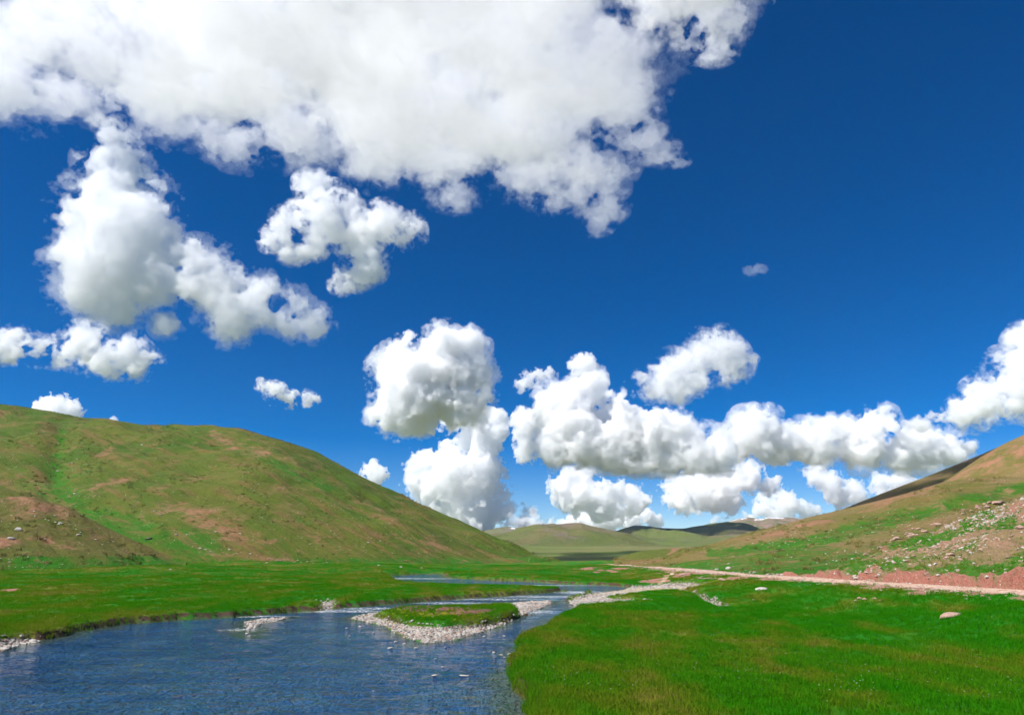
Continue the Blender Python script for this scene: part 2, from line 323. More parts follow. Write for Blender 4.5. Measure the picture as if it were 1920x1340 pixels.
def ground_z(x, y):
    F, near, rag = ground_fields(x, y)
    P = np.stack([x, y], 1); s = F['s']; g = F['gravel']
    hb = 0.52 * (1 - g) + 0.13 * g; w = 0.16 * (1 - g) + 1.3 * g
    land = hb * (1 - np.exp(-np.maximum(s, 0) / w)) + 0.16 * F['turf_isl']
    depth = -0.10 - 0.55 * (1 - np.exp(np.minimum(s, 0) / 2.5))
    depth = np.where(s < 0, np.minimum(s * 0.6, 0).clip(-0.1, 0) + depth * (1 - np.exp(s / 0.4)), 0)
    z = np.where(s > 0, land, depth)
    off = sstep(0.3, 6, s)
    z = z + off * (1 - g) * (0.20 * fbm(x / 16, y / 16, 21, 4) + 0.11 * fbm(x / 2.2, y / 2.2, 31, 3) * (np.hypot(x, y) < 200))
    z = z + off * 0.018 * np.maximum(0, -x - 15) * (1 - sstep(260, 420, y) * 0.5)
    z = z - 14.0 * sstep(330, 640, y) + 0.050 * np.clip(y - 900, 0, 650) + 1.5 * sstep(400, 800, y) * fbm(x / 160, y / 160, 23, 3)
    z = z + sstep(60, 300, y) * off * 0.4 + sstep(85, 150, y) * sstep(2, 15, s) * 0.55 * fbm(x / 34, y / 30, 25, 3)
    d, zr, side = road_info(P)
    z0 = z.copy()
    k = sstep(15, 2.6, d + 1.5 * fbm(x / 6, y / 6, 41, 2)) * (s > 0)
    z = z0 + (zr - z0) * k * np.where(np.hypot(x, y) < 260, 1, 0)
    br = sdist(P[near], BROOK, False); z[near] -= 0.35 * np.exp(-(br / 0.9) ** 2)
    road = sstep(3.3, 2.3, d + 1.0 * fbm(x / 2.5, y / 2.5, 43, 3)) * (np.hypot(x, y) < 330)
    road[near] = np.maximum(road[near], 0.52 * sstep(1.0, 0.3, sdist(P[near], TRACK, False)))
    F['road'] = road
    F['verge'] = sstep(6.5, 3.0, d) * (np.hypot(x, y) < 260)
    z = z - 0.06 * road * (0.5 + 0.5 * np.cos(np.clip(np.abs(d - 0.9) / 0.5, 0, 1) * math.pi)) * (np.hypot(x, y) < 260)
    for (px, py, rx, ry) in RED_SPOTS:
        c = at_z(px, py, 1.0 if py < 1095 else 0.4); sc = c[1] / 60
        F['red'] = np.maximum(F['red'], np.exp(-((x - c[0]) / rx) ** 2 - ((y - c[1]) / (ry * 5 * sc)) ** 2))
    F['red'] = F['red'] * np.clip(0.65 + 1.1 * fbm(x / 2.6, y / 5, 47, 4), 0, 1.3)
    F['red'] = np.maximum(F['red'], 0.56 * sstep(7.5, 3.6, d + 1.6 * fbm(x / 3, y / 3, 45, 3)) * (np.hypot(x, y) < 260))
    F['bed'] = sstep(0.02, -0.12, s) * (np.hypot(x, y) < 420)
    return z, F
# valley floor: a fan of quads fine near the camera and wide far away
rr = [7.0]
while rr[-1] < 12000:
    r = rr[-1]; rr.append(r * (1.02 if r < 22 else 1.0062 if r < 125 else 1.012 if r < 260 else 1.05))
rr = np.array(rr); th = np.radians(np.linspace(-62, 62, 800))
X = (rr[:, None] * np.sin(th)[None]).ravel(); Y = (rr[:, None] * np.cos(th)[None]).ravel()
Z, GF = ground_z(X, Y)
nr, na = len(rr), len(th)
idx = np.arange(nr * na).reshape(nr, na)
quads = np.stack([idx[:-1, :-1], idx[:-1, 1:], idx[1:, 1:], idx[1:, :-1]], -1).reshape(-1, 4)[:, ::-1]
ground = mesh_obj('ground', np.stack([X, Y, Z], 1), quads, MAT_GROUND)
tag(ground, 'green meadow floor of the valley with gravel bars along the river', None, None, 'structure')
GF['bank'] = sstep(-0.02, 0.05, GF['s']) * sstep(0.5, 0.25, GF['s']) * (1 - sstep(0.2, 0.6, GF['gravel'])) * (np.hypot(X, Y) < 200)
for k in ('gravel', 'road', 'red', 'bed', 'bank'): add_attr(ground, k, GF[k])
add_attr(ground, 'far', sstep(330, 700, Y))
R_ = np.hypot(X, Y)
_gn = 0.5 + 0.5 * fbm(X / 5, Y / 5, 77, 3)
grassy = (GF['s'] > np.where(R_ < 46, 0.06, 0.22)) * (1 - sstep(0.2, 0.5, GF['gravel'])) * (1 - sstep(0.2, 0.6, GF['road'])) * (1 - 0.93 * sstep(0.25, 0.5, GF['red']))
add_attr(ground, 'grass', grassy * np.clip((38 / np.maximum(R_, 24)) ** 1.55, 0, 1.6) * (R_ < 230) * (0.55 + 0.6 * _gn) * (np.abs(np.degrees(np.arctan2(X, Y))) < 44))
_cl = sstep(0.15, 0.6, fbm(X / 3.2, Y / 3.2, 91, 3))
add_attr(ground, 'clump', (grassy > 0.5) * _cl * np.clip((45 / np.maximum(R_, 24)) ** 1.2, 0, 1.3) * (R_ < 230) + 2.2 * (GF['s'] > 0.1) * (GF['s'] < 0.75) * (GF['gravel'] < 0.3) * (R_ < 170) * sstep(-0.2, 0.3, fbm(X / 2, Y / 2, 93, 2)))
add_attr(ground, 'stones', GF['gravel'] * (GF['s'] > -0.35) * (R_ < 130))
add_attr(ground, 'verge', GF['verge'] * (R_ < 200) * (1 - 0.6 * GF['road']))
# water sheet
WX = []; rw = rr[rr < 240]; tw = np.radians(np.linspace(-62, 40, 260))
xw = (rw[:, None] * np.sin(tw)[None]).ravel(); yw = (rw[:, None] * np.cos(tw)[None]).ravel()
iw = np.arange(len(rw) * len(tw)).reshape(len(rw), len(tw))
qw = np.stack([iw[:-1, :-1], iw[:-1, 1:], iw[1:, 1:], iw[1:, :-1]], -1).reshape(-1, 4)[:, ::-1]
dw = sdist(np.stack([xw, yw], 1), RIVER)
keep = (dw < 2.5)[qw].all(1); qw = qw[keep]; used = np.unique(qw); rm = np.full(len(xw), -1); rm[used] = np.arange(len(used))
xw, yw = xw[used], yw[used]; qw = rm[qw]
rip = np.zeros(len(xw))
for (px, py, rx, ry) in [(640,1145,9,2.2),(720,1140,8,2.2),(480,1155,5,1.2),(1010,1118,8,3.5),(930,1123,9,2.5),(850,1130,8,2.0),(1000,1146,3,3),(1090,1110,6,5),(930,1155,3,2.5),(760,1084,20,6),(450,1180,2.2,1.2),(1000,1097,16,4)]:
    c = at_z(px, py, 0); rip = np.maximum(rip, np.exp(-((xw - c[0]) / rx) ** 2 - ((yw - c[1]) / ry) ** 2))
zw = 0.012 * fbm(xw / 1.3, yw / 0.9, 55, 3) + 0.03 * rip * fbm(xw / 0.8, yw / 0.6, 57, 2)
water = mesh_obj('river_water', np.stack([xw, yw, zw], 1), qw, MAT_WATER); tag(water, 'blue rippled river winding through the meadow', None, None, 'structure')
add_attr(water, 'riffle', rip)
PW = np.stack([xw, yw], 1); dwo = np.minimum(-sdist(PW, RIVER), np.minimum(sdist(PW, ISLAND), sdist(PW, BAR)))
add_attr(water, 'shallow', np.maximum(np.exp(-np.maximum(dwo, 0) / 1.6), 0.45 * sstep(42, 70, yw)))

# ------------------------------------------------------------------ hills, each a lofted body from its foot over the crest and down the back
def interp(pts, u):
    pts = np.array(pts, float); return np.stack([np.interp(u, pts[:, 0], pts[:, k]) for k in range(1, pts.shape[1])], 1)
def smooth_poly(pts, u, win):
    ys = np.array([interp(pts, u + k * win)[:, :] for k in (-1, -0.5, 0, 0.5, 1)]); return (ys * np.array([1, 2, 3, 2, 1])[:, None, None]).sum(0) / 9
HILLS = {}
def hill(name, label, crest, foot, mat, nu, nv, amp, wav, seed, prof=1.0, back=0.8, win=12, masks=None, carve=None, rillamp=0.0, cover=False):
    """crest: (px, py, depth) along the skyline; foot: (px, depth, height) along the base"""
    u = np.linspace(crest[0][0], crest[-1][0], nu)
    cr = smooth_poly(crest, u, win); ft = interp(foot, u)
    top = np.array([at_y(a, b, c) for a, (b, c) in zip(u, cr)])
    bot = np.array([[at_y(a, 1035, c)[0], c, z] for a, (c, z) in zip(u, ft)])
    v = np.concatenate([np.linspace(0, 1, nv), 1 + np.linspace(0, 1, nv // 4 + 1)[1:] * back])
    G = np.zeros((len(v), nu, 3))
    dirv = top - bot
    for i, t in enumerate(v):
        tt = min(t, 1.0)
        hz = (tt ** prof) * (1.0 + 0.22 * (1 - tt) * tt * 4 * 0.5) if t <= 1 else 1 - 1.35 * (t - 1) ** 1.6
        G[i, :, 0] = bot[:, 0] + dirv[:, 0] * t; G[i, :, 1] = bot[:, 1] + dirv[:, 1] * t
        G[i, :, 2] = bot[:, 2] + dirv[:, 2] * hz
    x, y = G[..., 0].ravel(), G[..., 1].ravel(); vv = np.repeat(v, nu); uu = np.tile(u, len(v))
    env = np.sin(np.clip(vv, 0, 1) * math.pi) ** 0.7 * 0.9 + 0.14 * (vv > 0.5)
    dz = amp * env * (fbm(x / wav, y / wav, seed, 5, 0.5))
    if rillamp:
        ac, al = 0.60 * x + 0.80 * y, 0.80 * x - 0.60 * y
        dz += rillamp * env * (np.abs(fbm(ac / (wav * 0.33), al / (wav * 2.2), seed + 3, 4)) - 0.4)
    z = G[..., 2].ravel() + dz
    pxs, pys = to_px(x, y, z)
    if carve: z = z + carve(pxs, pys, vv, x, y)
    nvv = len(v); idx = np.arange(nvv * nu).reshape(nvv, nu)
    q = np.stack([idx[:-1, :-1], idx[:-1, 1:], idx[1:, 1:], idx[1:, :-1]], -1).reshape(-1, 4)
    o = mesh_obj(name, np.stack([x, y, z], 1), q, mat); tag(o, label, None, None, 'structure')
    M = {'lush': np.zeros(len(x)), 'red': np.zeros(len(x)), 'snow': np.zeros(len(x))}
    if masks: masks(M, pxs, pys, vv, x, y, z)
    for k, a in M.items(): add_attr(o, k, a)
    if cover: hill_cover(o, pxs, pys, vv, z)
    HILLS[name + str(seed)] = o
    return o
def blot(px, py, cx, cy_, rx, ry, rot=0.0):
    c, s = math.cos(math.radians(rot)), math.sin(math.radians(rot)); dx, dy = px - cx, py - cy_
    return np.exp(-((dx * c + dy * s) / rx) ** 2 - ((-dx * s + dy * c) / ry) ** 2)
def line_d(px, py, pts):
    return sdist(np.stack([px, py], 1), np.array(pts, float), False)
GULLY = [(118,800),(112,840),(105,880),(110,910),(95,925),(190,965),(290,1000),(380,1028)]
def hill_cover(o, px, py, v, z):
    add_attr(o, 'cover', (v < 1.0) * (px > -120) * (z > 1.2) * np.clip(0.35 + 1.3 * fbm(px / 60, py / 25, 95, 3), 0.05, 1.5))
def left_masks(M, px, py, v, x, y, z):
    d = line_d(px, py, GULLY); wid = np.interp(py, [790, 860, 900, 950, 1030], [7, 16, 26, 22, 40])
    M['lush'] = np.maximum.reduce([np.exp(-(d / wid / 1.25) ** 2) * 0.85, 0.9 * sstep(1036, 1052, py), 0.8 * blot(px, py, 150, 880, 40, 14), 0.7 * np.exp(-(line_d(px, py, [(405,815),(480,850),(560,890),(640,925)]) / 10) ** 2), 0.8 * blot(px, py, 560, 975, 30, 5, 20), 0.35 * sstep(700, 1000, px)])
    M['red'] = np.maximum.reduce([0.62 * blot(px, py, 420, 985, 150, 24, 17), 0.7 * blot(px, py, 190, 852, 45, 11, -28), 0.7 * np.exp(-(line_d(px, py, [(400,812),(440,838),(500,850)]) / 11) ** 2), 0.6 * blot(px, py, 330, 950, 90, 14, 8), 0.75 * blot(px, py, 480, 1045, 130, 6, 5), 0.55 * blot(px, py, 210, 905, 60, 14, -25), 0.55 * blot(px, py, 40, 890, 60, 14, 30), 0.5 * blot(px, py, 600, 1010, 110, 16, 18), 0.4 * blot(px, py, 800, 1010, 110, 20, 22)])
def left_carve(px, py, v, x, y):
    d = line_d(px, py, GULLY); return -np.exp(-(d / 26) ** 2) * 3.2 * np.clip(v * 3, 0, 1) * (v < 1.0) * sstep(1.0, 0.75, v)
hill('hill', 'big rounded green hill with a grassy gully and bare brown patches',
     [(-420,735,560),(-200,748,545),(0,766,530),(100,778,525),(200,790,515),(320,805,500),(400,806,490),(450,807,480),(520,822,465),(600,856,445),(700,905,415),(800,950,385),(900,992,355),(960,1020,335),(1025,1054,312),(1050,1072,305)],
     [(-420,215,2.0),(0,225,2.0),(300,215,1.0),(500,222,0.6),(700,238,0.2),(900,262,-0.2),(1050,285,-1.5)], MAT_HILL, 520, 170, 5.0, 70, 3, prof=0.92, masks=left_masks, carve=left_carve, rillamp=1.8, cover=True)
def spur_masks(M, px, py, v, x, y, z):
    M['lush'] = np.maximum(0.9 * sstep(1034, 1050, py), 0.35 * blot(px, py, 60, 1030, 80, 8)); M['red'] = np.maximum.reduce([0.5 * blot(px, py, 100, 965, 120, 14, 24), 0.65 * blot(px, py, 95, 1018, 40, 8, 15), 0.6 * blot(px, py, 10, 1015, 30, 9)])
hill('hill', 'low brown stony spur in front of the big green hill',
     [(-420,862,190),(-200,885,188),(0,914,184),(60,928,182),(120,952,180),(180,980,178),(240,1008,176),(300,1033,174),(350,1052,172)],
     [(-420,135,1.2),(0,138,1.2),(200,148,1.2),(350,165,0.6)], MAT_SPUR, 300, 110, 1.3, 18, 5, prof=0.9, masks=spur_masks, rillamp=0.4, cover=True)
def right_masks(M, px, py, v, x, y, z):
    M['lush'] = np.maximum.reduce([1.0 * sstep(0.45, 0.12, v) * sstep(1180, 1300, px), 1.1 * np.exp(-(line_d(px, py, [(1330,1036),(1500,1020),(1600,995),(1720,962),(1800,940),(1920,915)]) / np.interp(px, [1330, 1500, 1700, 1920], [10, 16, 18, 12])) ** 2)])
    M['red'] = np.maximum.reduce([0.6 * blot(px, py, 1700, 925, 130, 16, -14), 0.7 * blot(px, py, 1740, 948, 45, 12, -8), 0.5 * blot(px, py, 1450, 1000, 150, 12, -14), 0.6 * blot(px, py, 1415, 1018, 16, 4, -20), 0.5 * blot(px, py, 1290, 1040, 60, 8, -20), 0.55 * blot(px, py, 1860, 925, 30, 6)])
hill('hill', 'long hillside with a reddish crest rising above the dirt road',
     [(1150,1062,235),(1200,1058,240),(1250,1049,250),(1300,1031,262),(1350,1016,270),(1400,1001,275),(1450,988,280),(1500,976,284),(1600,950,290),(1700,923,296),(1760,905,300),(1800,899,304),(1850,896,308),(1920,893,312),(2100,880,320),(2400,850,330)],
     [(1150,205,0.8),(1250,165,1.0),(1300,138,1.2),(1350,118,1.5),(1400,104,1.7),(1500,90,1.7),(1600,88,1.7),(1750,92,2.0),(2400,100,3.0)], MAT_RED, 420, 170, 2.2, 34, 7, prof=1.25, masks=right_masks, rillamp=0.8, cover=True)
def upper_masks(M, px, py, v, x, y, z):
    M['red'] = 0.45 + 0.3 * np.exp(-(line_d(px, py, [(1800,890),(1900,850),(2000,810)]) / 8) ** 2); M['lush'] = 0.6 * blot(px, py, 1900, 880, 40, 8, -20)
hill('hill', 'steep red upper slope standing behind the long hillside',
     [(1700,945,520),(1760,908,515),(1790,889,512),(1815,872,508),(1845,852,505),(1880,832,500),(1920,814,496),(2000,780,490),(2200,710,480),(2400,660,480)],
     [(1700,400,12),(1920,390,18),(2400,390,22)], MAT_RED, 220, 80, 3.0, 40, 9, prof=1.0, masks=upper_masks, rillamp=1.0)
def dark_masks(M, px, py, v, x, y, z): M['red'] = 0.2 + 0 * px
hill('hill', 'smooth dark slope in cloud shadow behind the red hills',
     [(1480,990,930),(1560,962,925),(1620,938,920),(1700,906,915),(1770,880,910),(1840,852,905),(1900,826,900),(2000,790,890),(2300,700,880)],
     [(1480,660,-4),(1700,650,5),(2300,640,15)], MAT_RED, 160, 50, 3.0, 90, 11, prof=0.95, masks=dark_masks)
def tan_masks(M, px, py, v, x, y, z):
    M['red'] = 1.0 * np.exp(-(line_d(px, py, [(1268,1026),(1258,1040),(1248,1052)]) / 6) ** 2); M['lush'] = 0.6 * sstep(0.3, 0.0, v)
hill('hill', 'small tan hill with a pale landslip beyond the road',
     [(1080,1066,520),(1130,1057,510),(1160,1043,500),(1200,1032,490),(1250,1027,480),(1300,1027,475),(1360,1020,470),(1500,1010,470)],
     [(1080,440,-12),(1200,400,-10),(1500,370,-8)], MAT_SPUR, 160, 60, 2.0, 45, 13, prof=0.9, masks=tan_masks)
def far1_masks(M, px, py, v, x, y, z):
    M['red'] = np.maximum(0.75 * blot(px, py, 1045, 1000, 30, 7, 15), 0.62 * sstep(0.6, 0.95, v)); M['lush'] = 0.5 * sstep(0.7, 0.1, v)
hill('hill', 'far rounded hill with a bare rocky face and green foot',
     [(880,1012,3300),(930,1000,3300),(960,996,3300),(985,991,3250),(1010,985,3200),(1035,982,3200),(1060,984,3200),(1090,983,3200),(1105,987,3200),(1130,992,3200),(1180,1003,3150),(1230,1018,3100),(1290,1032,3000)],
     [(880,2300,18),(1290,2300,18)], MAT_FAR, 260, 70, 30, 330, 15, prof=1.0, win=4, masks=far1_masks, rillamp=26)
def far2_masks(M, px, py, v, x, y, z):
    M['lush'] = 0.6 * sstep(0.5, 0.1, v); M['snow'] = 0.55 * blot(px, py, 1195, 985, 12, 3) + 0.5 * blot(px, py, 1365, 978, 10, 2.5)
hill('hill', 'far dark mountain lying in cloud shadow',
     [(1080,1024,4700),(1140,1000,4700),(1165,991,4700),(1190,984,4700),(1215,985,4700),(1240,988,4700),(1285,990,4700),(1330,982,4700),(1365,977,4700),(1395,982,4700),(1450,1000,4700),(1520,1016,4700),(1600,1030,4700)],
     [(1080,3600,20),(1600,3600,20)], MAT_FAR, 240, 60, 34, 420, 17, win=4, masks=far2_masks, rillamp=36)
def snow_masks(M, px, py, v, x, y, z):
    M['red'] = 0.6 + 0 * px
    M['snow'] = np.maximum.reduce([0.62 * np.exp(-(line_d(px, py, [(1366,978),(1385,973),(1400,971)]) / 2.6) ** 2), 0.66 * np.exp(-(line_d(px, py, [(1415,974),(1430,973),(1442,970),(1470,971)]) / 2.4) ** 2)]) * (v < 1.02)
hill('hill', 'distant reddish mountain streaked with snow',
     [(1300,1000,7600),(1345,984,7600),(1375,974,7600),(1400,969,7600),(1425,972,7600),(1445,968,7600),(1490,971,7600),(1530,980,7600),(1600,1000,7600),(1700,1010,7600)],
     [(1300,5800,45),(1700,5800,45)], MAT_SNOWPEAK, 220, 50, 30, 600, 19, win=4, masks=snow_masks, rillamp=44)
def peak_masks(M, px, py, v, x, y, z):
    M['snow'] = 0.7 * blot(px, py, 962, 990, 9, 2.5); M['red'] = 0.4 + 0 * px
hill('hill', 'distant dark peak with a snow patch beyond the rounded hill',
     [(870,1002,7200),(905,995,7200),(930,990,7200),(950,987,7200),(965,989,7200),(985,992,7200),(1020,1004,7200)],
     [(870,5600,45),(1020,5600,45)], MAT_FAR, 120, 40, 25, 500, 21, win=3, masks=peak_masks, rillamp=14)

# stony slope over the road, with the earth bank the road was cut into ----------------------------------
ys = np.concatenate([np.arange(14, 40, 0.5), np.arange(40, 100, 0.22), np.arange(100, 150, 0.8)])
xo = np.concatenate([np.arange(0, 3.2, 0.08), np.arange(3.2, 20, 0.25), np.arange(20, 60, 0.6), np.arange(60, 130, 2.0)])
roadx = np.interp(ys, ROAD3[:, 1][np.argsort(ROAD3[:, 1])], ROAD3[:, 0][np.argsort(ROAD3[:, 1])])
roadz = np.interp(ys, ROAD3[:, 1][np.argsort(ROAD3[:, 1])], ROAD3[:, 2][np.argsort(ROAD3[:, 1])])
SX = (roadx[:, None] + 2.5 + xo[None]).ravel(); SY = np.repeat(ys, len(xo)); SO = np.tile(xo, len(ys)); SZ0 = np.repeat(roadz, len(xo))
bh = 0.92 + 0.55 * fbm(SY / 4.0, SY * 0 + 3.1, 61, 4)
bh = bh * sstep(104, 88, SY) * (1 - 0.85 * np.exp(-((SY - 79) / 2.2) ** 2)) * (1 - 0.8 * np.exp(-((SY - 92) / 3) ** 2)) + 0.05
edge = 0.75 + 0.55 * fbm(SY / 1.6, SY * 0 + 8.8, 63, 4)
bank = sstep(0.0, 0.6, SO - edge + 0.35 + 0.28 * fbm(SX * 1.2, SY * 1.2, 66, 4)) ** 0.8 * bh * (1 + 0.18 * fbm(SX * 1.5, SY * 0.9, 68, 3))
tal = 0.18 * sstep(0, 1, SO) * (1 - sstep(0.3, 1.4, SO - edge))
crest_y = 84 + 0.10 * (SX - 39) + 1.8 * fbm(SX / 9, SX * 0, 67, 3)
sl = 0.345 * np.maximum(0, SO - 1.2) * (1 + 0.0 * SY)
sl = sl - 0.0009 * np.maximum(0, SO - 30) ** 2 * 0.6
over = np.maximum(0, SY - crest_y); sl = sl - (0.42 * over + 0.004 * over ** 2) * sstep(0.5, 6, SO)
SZ = SZ0 - 0.1 + bank + tal + np.maximum(sl, -4.0) + sstep(1.5, 6, SO) * (0.45 * fbm(SX / 9, SY / 9, 69, 4) + 0.16 * fbm(SX / 1.6, SY / 1.6, 71, 3))
_cz = sstep(2.4, 1.2, SO) * sstep(0.05, 0.3, SO)
SZ = SZ + _cz * (0.16 * fbm(SX * 1.6, SY * 1.1, 87, 4) - 0.10 * np.abs(fbm(SX * 0.4, SY * 1.7, 89, 3)))
SZ = np.where(SO < 0.01, SZ0 - 0.3, SZ)
nyy, nxx = len(ys), len(xo); idx = np.arange(nyy * nxx).reshape(nyy, nxx)
q = np.stack([idx[:-1, :-1], idx[:-1, 1:], idx[1:, 1:], idx[1:, :-1]], -1).reshape(-1, 4)
slope = mesh_obj('slope', np.stack([SX, SY, SZ], 1), q, MAT_SLOPE); tag(slope, 'stony pink slope with a crumbling red earth bank along the road', None, None, 'structure')
spx, spy = to_px(SX, SY, SZ)
cut = sstep(2.6, 1.3, SO + 0.7 * fbm(SX, SY, 73, 3)) * sstep(105, 96, SY) * (1 - 0.9 * sstep(0.15, 0.45, fbm(SX / 1.5, SY / 2.2, 97, 3)) * sstep(0.5, 1.0, SO))
redm = np.maximum(1.5 * cut, 0.75 * sstep(6, 20, SO) * (0.5 + 0.5 * fbm(SX / 7, SY / 7, 75, 3)))
lushm = np.maximum.reduce([0.85 * sstep(-0.1, 0.4, fbm(SX / 4 + 3, SY / 5, 85, 5)) * sstep(2, 4, SO), 0.95 * sstep(9, 2.5, SO + 2.5 * fbm(SX / 5, SY / 5, 79, 3)) * sstep(1.2, 2.2, SO), 1.0 * sstep(1.0, 5.0, over), 0.5 * blot(spx, spy, 1640, 1050, 60, 25)]) * (1 - cut)
add_attr(slope, 'red', redm * (1 - 0.7 * (lushm > 0.5))); add_attr(slope, 'lush', lushm); add_attr(slope, 'snow', 0 * SX)
add_attr(slope, 'grass', np.clip(lushm + 0.25, 0, 1) * (1 - cut) * (SY < 100) * (SO < 60) * 0.5)
add_attr(slope, 'stones', (0.25 + 0.75 * sstep(5, 14, SO)) * (SO < 60) * (over < 1.5) * np.clip(0.5 + 0.9 * fbm(SX / 5, SY / 5, 83, 3), 0.05, 1) * (SO > 0.3))
# ------------------------------------------------------------------ clouds: closed bodies of scattering vapour, one object each
def spectral(n, beta, seed):
    rng = np.random.default_rng(seed)
    w = np.fft.rfftn(rng.standard_normal((n, n, n)))
    k = np.fft.fftfreq(n) * n; kz = np.fft.rfftfreq(n) * n
    r = np.sqrt(k[:, None, None] ** 2 + k[None, :, None] ** 2 + kz[None, None, :] ** 2); r[0, 0, 0] = 1
    w *= r ** (-beta / 2); w[0, 0, 0] = 0
    w[r < 3] = 0
    v = np.fft.irfftn(w, s=(n, n, n)); return (v / v.std()).astype(np.float32)
NV = 96
NOISE_A = spectral(NV, 3.6, 1); NOISE_B = spectral(NV, 3.4, 2)
def sample3(vol, p):
    n = vol.shape[0]; p = np.mod(p, n); i = np.floor(p).astype(np.int32); f = (p - i).astype(np.float32); i %= n; j = (i + 1) % n
    f = f * f * (3 - 2 * f)
    x0, y0, z0 = i[..., 0], i[..., 1], i[..., 2]; x1, y1, z1 = j[..., 0], j[..., 1], j[..., 2]
    fx, fy, fz = f[..., 0], f[..., 1], f[..., 2]
    a = vol[x0, y0, z0] * (1 - fx) + vol[x1, y0, z0] * fx; b = vol[x0, y1, z0] * (1 - fx) + vol[x1, y1, z0] * fx
    c = vol[x0, y0, z1] * (1 - fx) + vol[x1, y0, z1] * fx; d = vol[x0, y1, z1] * (1 - fx) + vol[x1, y1, z1] * fx
    return (a * (1 - fy) + b * fy) * (1 - fz) + (c * (1 - fy) + d * fy) * fz
def surface_nets(F, org, h):
    inside = F < 0
    nx, ny, nz = F.shape
    cnt = np.zeros((nx - 1, ny - 1, nz - 1), np.float32); acc = np.zeros((nx - 1, ny - 1, nz - 1, 3), np.float32)
    quads = []
    for ax in range(3):
        sl0 = [slice(None)] * 3; sl1 = [slice(None)] * 3; sl0[ax] = slice(0, -1); sl1[ax] = slice(1, None)
        a = F[tuple(sl0)]; b = F[tuple(sl1)]
        cross = inside[tuple(sl0)] != inside[tuple(sl1)]
        I = np.argwhere(cross); t = (a[cross] / (a[cross] - b[cross])).astype(np.float32)
        pos = I.astype(np.float32); pos[:, ax] += t
        u, v = [(1, 2), (2, 0), (0, 1)][ax]
        ok = (I[:, u] > 0) & (I[:, v] > 0) & (I[:, u] < F.shape[u] - 1) & (I[:, v] < F.shape[v] - 1)
        I = I[ok]; pos = pos[ok]; flip = inside[tuple(sl0)][cross][ok]
        cells = []
        for du, dv in ((0, 0), (1, 0), (1, 1), (0, 1)):
            c = I.copy(); c[:, u] -= du; c[:, v] -= dv; cells.append(c)
            np.add.at(cnt, (c[:, 0], c[:, 1], c[:, 2]), 1); np.add.at(acc, (c[:, 0], c[:, 1], c[:, 2]), pos)
        ids = [np.ravel_multi_index((c[:, 0], c[:, 1], c[:, 2]), cnt.shape) for c in cells]
        q = np.stack(ids, 1)
        q[~flip] = q[~flip][:, ::-1]
        quads.append(q)
    q = np.concatenate(quads); used = np.unique(q)
    remap = np.full(cnt.size, -1, np.int64); remap[used] = np.arange(len(used))
    P = acc.reshape(-1, 3)[used] / cnt.reshape(-1)[used][:, None]
    P = P * h; Q = remap[q]
    a, b, c, d = P[Q[:, 0]], P[Q[:, 1]], P[Q[:, 2]], P[Q[:, 3]]
    vol = (np.einsum('ij,ij->i', a, np.cross(b, c)) + np.einsum('ij,ij->i', a, np.cross(c, d))).sum()
    return P + org, (Q if vol > 0 else Q[:, ::-1])          # faces look outwards

